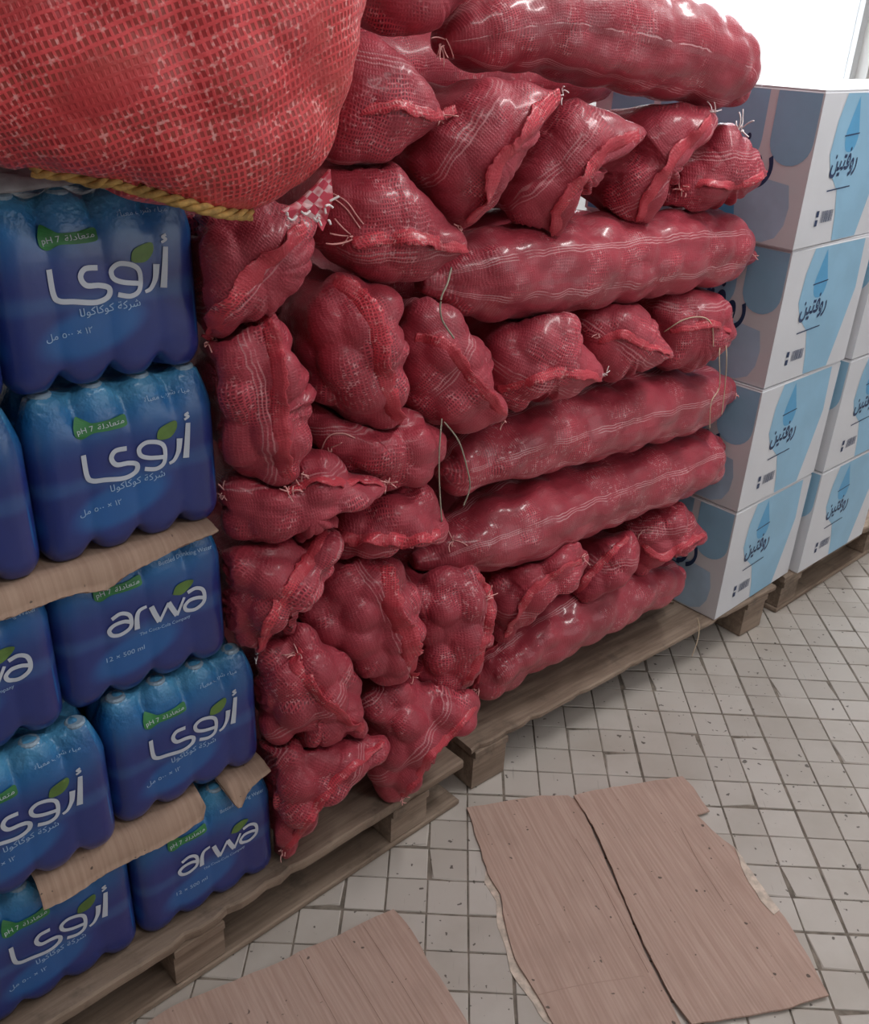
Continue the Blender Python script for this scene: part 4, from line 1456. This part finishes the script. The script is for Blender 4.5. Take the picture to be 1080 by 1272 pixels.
divider(0.3885, 0.004, [(-0.95, 0.05), (-0.885, 0.052), (-0.77, 0.044), (-0.69, 0.046), (-0.657, 0.040), (-0.650, 0.0), (-0.612, 0.0), (-0.606, 0.03), (-0.592, 0.055), (-0.578, 0.030), (-0.566, 0.018), (-0.526, 0.010)], (-0.93, -0.526),
        'tan cardboard sheet with a notched torn edge above the bottom water packs', 0.020)
divider(0.8785, -0.006, [(-0.95, 0.035), (-0.80, 0.036), (-0.765, 0.044), (-0.735, 0.030), (-0.69, 0.025), (-0.645, 0.016), (-0.60, 0.010), (-0.588, 0.008)], (-0.95, -0.588),
        'tan torn cardboard sheet folded over the middle water pack', 0.004)

# grey plastic film crumpled on top of the highest pack
V, uv, Fc = [], [], []
c0 = W(-0.80, -0.055, ZP[4] + PH + 0.001)
for i in range(13):
    for j in range(25):
        th = math.pi * 0.5 * i / 12
        ph = 2 * math.pi * j / 24
        r = 0.07 * math.cos(th) * (1 + 0.12 * math.sin(3 * ph + 1) + 0.06 * math.sin(7 * ph))
        p = np.array([r * 1.3 * math.cos(ph), r * 0.6 * math.sin(ph), 0.034 * math.sin(th) * (1 + 0.25 * math.sin(5 * ph + i))])
        V.append(p)
for i in range(12):
    for j in range(24):
        Fc.append((i * 25 + j, i * 25 + j + 1, (i + 1) * 25 + j + 1, (i + 1) * 25 + j))
Fc.append(tuple(range(24))[::-1])
o = mesh_obj('plastic_film', V, Fc, M['grey_film'], None, True)
o.location = tuple(c0); o.rotation_euler = (0, 0, RZ)
tag(o, 'crumpled grey plastic film squeezed between the top pack and the big sack', 'plastic')

# ------------------------------------------------------------------ white and blue cartons
BX, BY, BZ = 0.400, 0.300, 0.328
def carton_flat(name, pts, face, mat, parent, lift=0.0008, smooth_close=True):
    """flat printed shape; face 'front' uses (x,z), 'side' uses (y,z); origin at the near bottom corner"""
    P = catmull(list(pts) + [pts[0]], len(pts) * 6)[:-1] if smooth_close else np.array(pts, float)
    V = []
    for a, b in P:
        V.append((a, -lift, b) if face == 'front' else (-lift, a, b))
    f = tuple(range(len(V)))
    return mesh_obj(name, V, [f], mat, parent)

def carton_text(name, body, face, a0, z0, width, mat, parent, squash=1.0, lift=0.0014, slant=0.0):
    if body not in TXT: TXT[body] = text_vf(body, 2, 0.022)
    v, f = TXT[body]
    V = []
    for x, y in v:
        X = x * width + slant * y * width; Z = z0 + y * width * squash
        if face == 'front': V.append((a0 + X, -lift, Z))
        else: V.append((-lift, a0 - X, Z))      # side face is read with the near corner on its right
    return mesh_obj(name, V, f, mat, parent)

AR_BOX = '\ufee6\ufef4\ufe98\ufed3\ufeed\ufead'
def carton(corner_s, corner_d, zb, label, deg=44.0, full=True):
    p = W(corner_s, corner_d, zb)
    root = empty('carton', p, math.radians(deg))
    tag(root, label, 'carton', 'white and blue cartons')
    v, f = box_vf(0, BX, 0, BY, 0, BZ, 0.003)
    body = mesh_obj('body', v, f, M['carton'], root)
    # lid tongues of blue print hanging from the top edge of the side face
    h = BZ - 0.004
    def tongue(a0, a1, drop, face='side'):
        mid = (a0 + a1) / 2; w = (a1 - a0) / 2
        pts = [(a0, h)]
        for k in range(13):
            t = math.pi * k / 12
            pts.append((mid - w * math.cos(t), h - drop + w * 1.0 - (w * 1.0) * math.sin(t)))
        pts.append((a1, h))
        return pts
    carton_flat('blue_print', tongue(0.004, 0.105, 0.150), 'side', M['box_blue'], body, smooth_close=False)
    carton_flat('blue_print', tongue(0.125, 0.250, 0.165), 'side', M['box_blue'], body, smooth_close=False)
    carton_flat('pale_blue_print', [(0.040, 0.135), (0.030, 0.09), (0.034, 0.05), (0.050, 0.020), (0.080, 0.006), (0.29, 0.006), (0.29, 0.16), (0.16, 0.15)], 'side', M['box_pale'], body, 0.0007, False)
    carton_flat('deep_blue_print', [(0.175, 0.006), (0.160, 0.05), (0.168, 0.10), (0.20, 0.12), (0.26, 0.11), (0.29, 0.05), (0.29, 0.006)], 'side', M['box_deep'], body, 0.0010, False)
    carton_text('lettering', AR_BOX, 'side', 0.292, 0.150, 0.205, M['navy'], body, 1.5, 0.0015, 0.12)
    carton_flat('small_print', [(0.135, 0.1200), (0.225, 0.1240), (0.225, 0.1270), (0.135, 0.1230)], 'side', M['navy'], body, 0.0015, False)
    # front face: pale blue band with a drop, name, and small marks
    carton_flat('blue_print', [(0.105, 0.324), (0.085, 0.27), (0.078, 0.20), (0.10, 0.16), (0.15, 0.12), (0.17, 0.06), (0.18, 0.004), (0.30, 0.004), (0.33, 0.10), (0.36, 0.20), (0.35, 0.324)], 'front', M['box_blue'], body, 0.0007, False)
    carton_flat('drop_print', [(0.165, 0.318), (0.145, 0.27), (0.135, 0.235), (0.150, 0.205), (0.185, 0.205), (0.198, 0.235), (0.185, 0.27)], 'front', M['box_deep'], body, 0.0010)
    carton_text('lettering', AR_BOX, 'front', 0.095, 0.165, 0.125, M['navy'], body, 1.4, 0.0015, 0.12)
    carton_flat('small_print', [(0.130, 0.2350), (0.200, 0.2390), (0.200, 0.2420), (0.130, 0.2380)], 'front', M['navy'], body, 0.0015, False)
    carton_flat('small_print', [(0.100, 0.1200), (0.210, 0.1240), (0.210, 0.1270), (0.100, 0.1230)], 'front', M['navy'], body, 0.0015, False)
    # barcode
    bars = []
    x = 0.100
    r = random.Random(4)
    while x < 0.155:
        w = r.choice((0.0012, 0.002, 0.003))
        bars.append(([(x, -0.0014, 0.052), (x + w, -0.0014, 0.052), (x + w, -0.0014, 0.078), (x, -0.0014, 0.078)], [(0, 1, 2, 3)]))
        x += w + r.choice((0.0014, 0.0022))
    for a, b in ((0.075, 0.066), (0.075, 0.046)):
        bars.append(([(a, -0.0014, b), (a + 0.012, -0.0014, b), (a + 0.012, -0.0014, b + 0.014), (a, -0.0014, b + 0.014)], [(0, 1, 2, 3)]))
    v, f = merge(bars)
    mesh_obj('barcode', v, f, M['navy'], body)
    # closed top flaps
    v, f = box_vf(0.0015, BX - 0.0015, 0.0015, BY / 2 - 0.001, BZ, BZ + 0.003)
    mesh_obj('top_flap', v, f, M['carton'], root)
    v, f = box_vf(0.0015, BX - 0.0015, BY / 2 + 0.001, BY - 0.0015, BZ, BZ + 0.003)
    mesh_obj('top_flap', v, f, M['carton'], root)
    return root
ZB = [0.1305, 0.4625, 0.7945, 1.1265]
names = ['lowest carton of the near stack, standing on the pallet board', 'second carton from the bottom of the near stack',
         'third carton from the bottom of the near stack, beside the thin tan strings', 'top carton of the near stack, bleached by the window light']
off = [(0.866, 0.034), (0.866, 0.034), (0.872, 0.032), (0.862, 0.036)]
for k in range(4):
    carton(off[k][0], off[k][1], ZB[k], names[k], (44.5, 44.0, 43.2, 44.6)[k])
for k in range(4):
    q = W(off[k][0], off[k][1], 0) - 0.305 * np.array([math.sin(math.radians(44.0)), -math.cos(math.radians(44.0)), 0])
    a_, b_, _ = sdz(q)
    carton(a_ + 0.006, b_, ZB[k], ('lowest', 'second', 'third', 'top')[k] + ' carton of the stack hidden behind the near one', 44.0)
names2 = ['lowest carton of the far stack, at the right picture edge', 'second carton from the bottom of the far stack',
          'third carton from the bottom of the far stack', 'top carton of the far stack']
for k in range(4):
    carton(1.285, 0.042, ZB[k], names2[k], 43.0)

# ------------------------------------------------------------------ flattened cardboard on the floor
def card_panel(name, poly_px, z0, parent, base, flute_dir, thick=0.0045, seed=1, lift=None):
    rg = random.Random(seed)
    P = [onz(x, y, z0 + thick) for x, y in poly_px]
    Q = []
    for i in range(len(P)):
        a, b = P[i], P[(i + 1) % len(P)]
        n = max(1, int(np.linalg.norm(b - a) / 0.018))
        for k in range(n):
            q = a + (b - a) * k / n
            if k: q = q + np.array([rg.uniform(-1, 1), rg.uniform(-1, 1), 0]) * 0.0014
            Q.append(q)
    fd = np.array(flute_dir, float); fd /= np.linalg.norm(fd)
    pd = np.array([-fd[1], fd[0]])
    n = len(Q)
    V, uv = [], []
    for t in (0, 1):
        for q in Q:
            z = q[2] - t * thick + (lift(q) if lift else 0)
            V.append((q[0] - base[0], q[1] - base[1], z - base[2])); uv.append((q[:2] @ pd, q[:2] @ fd))
    import mathutils
    tris = mathutils.geometry.tessellate_polygon([[Vector((V[i][0], V[i][1], 0)) for i in range(n)]])
    Fc = []
    for t in tris:
        a, b, c = [np.array(V[i][:2]) for i in t]
        ccw = (b - a)[0] * (c - a)[1] - (b - a)[1] * (c - a)[0] > 0
        t = tuple(t) if ccw else tuple(t)[::-1]
        Fc.append(t); Fc.append(tuple(i + n for i in t)[::-1])
    for i in range(n):
        j = (i + 1) % n
        Fc.append((i, i + n, j + n, j))
    return mesh_obj(name, V, Fc, M['card'], parent, False, uv)

def flat_dir(x0, y0, x1, y1):
    a, b = onz(x0, y0, 0), onz(x1, y1, 0)
    return (b - a)[:2]

base = onz(760, 1120, 0.0005)
root = empty('cardboard_sheet', base)
tag(root, 'large flattened brown cardboard with a fold down the middle, on the tiles at right', 'cardboard')
fd = flat_dir(640, 1000, 760, 1230)
card_panel('cardboard_panel', [(580, 1003), (612, 998), (640, 993), (672, 988), (706, 988), (716, 994), (735, 1028), (762, 1090), (800, 1180), (836, 1250), (868, 1320), (720, 1330), (690, 1275), (668, 1236), (640, 1190), (628, 1146), (622, 1110), (606, 1084), (596, 1050)], 0.0006, root, base, fd, seed=2)
card_panel('cardboard_panel', [(713, 988), (740, 981), (780, 975), (815, 969), (848, 964), (862, 978), (872, 994), (882, 1007), (866, 1012), (884, 1030), (898, 1042), (912, 1052), (935, 1085), (955, 1114), (966, 1128), (976, 1140), (1000, 1180), (1030, 1236), (971, 1254), (915, 1263), (860, 1272), (836, 1240), (800, 1172), (764, 1086), (737, 1025)], 0.0056, root, base, fd, seed=3)
card_panel('torn_ply', [(604, 1080), (620, 1106), (627, 1146), (639, 1190), (668, 1238), (690, 1275), (676, 1268), (655, 1236), (634, 1206), (628, 1176), (618, 1150), (617, 1120), (602, 1096)], 0.0002, root, base, fd, 0.0008, seed=12).data.materials[0] = M['ply']
card_panel('torn_ply', [(912, 1050), (935, 1083), (955, 1112), (969, 1130), (962, 1136), (945, 1118), (925, 1085)], 0.0104, root, base, fd, 0.0012, seed=13).data.materials[0] = M['ply']
# long crease lines pressed in the boards
for (pth, zz) in (([(716, 1042), (745, 1090), (775, 1150), (806, 1208)], 0.0052), ([(846, 1028), (868, 1070), (900, 1120)], 0.0102), ([(668, 1236), (720, 1224), (800, 1212)], 0.0052)):
    pts = [onz(x, y, zz) - base for x, y in pth]
    v, f = tube_vf(catmull(pts, 20), 0.0011, 4)
    mesh_obj('crease', v, f, M['card'], root, False, [(0, 0)] * len(v))

base = onz(400, 1240, 0.0005)
root2 = empty('cardboard_sheet', base)
tag(root2, 'flattened brown cardboard at the bottom of the picture, corner pointing up', 'cardboard')
fd2 = flat_dir(440, 1160, 520, 1290)
card_panel('cardboard_panel', [(489, 1129), (498, 1138), (512, 1156), (530, 1190), (556, 1228), (580, 1268), (612, 1330), (640, 1390), (120, 1420), (150, 1300), (186, 1268), (214, 1250), (262, 1230), (300, 1214), (345, 1196), (385, 1176), (420, 1162), (455, 1144)], 0.0006, root2, base, fd2, seed=5)
for pth in ([(452, 1150), (510, 1240), (560, 1330)], [(412, 1168), (470, 1262), (500, 1320)], [(372, 1186), (420, 1272), (450, 1330)]):
    pts = [onz(x, y, 0.0052) - base for x, y in pth]
    v, f = tube_vf(catmull(pts, 12), 0.0009, 4)
    mesh_obj('crease', v, f, M['card'], root2, False, [(0, 0)] * len(v))
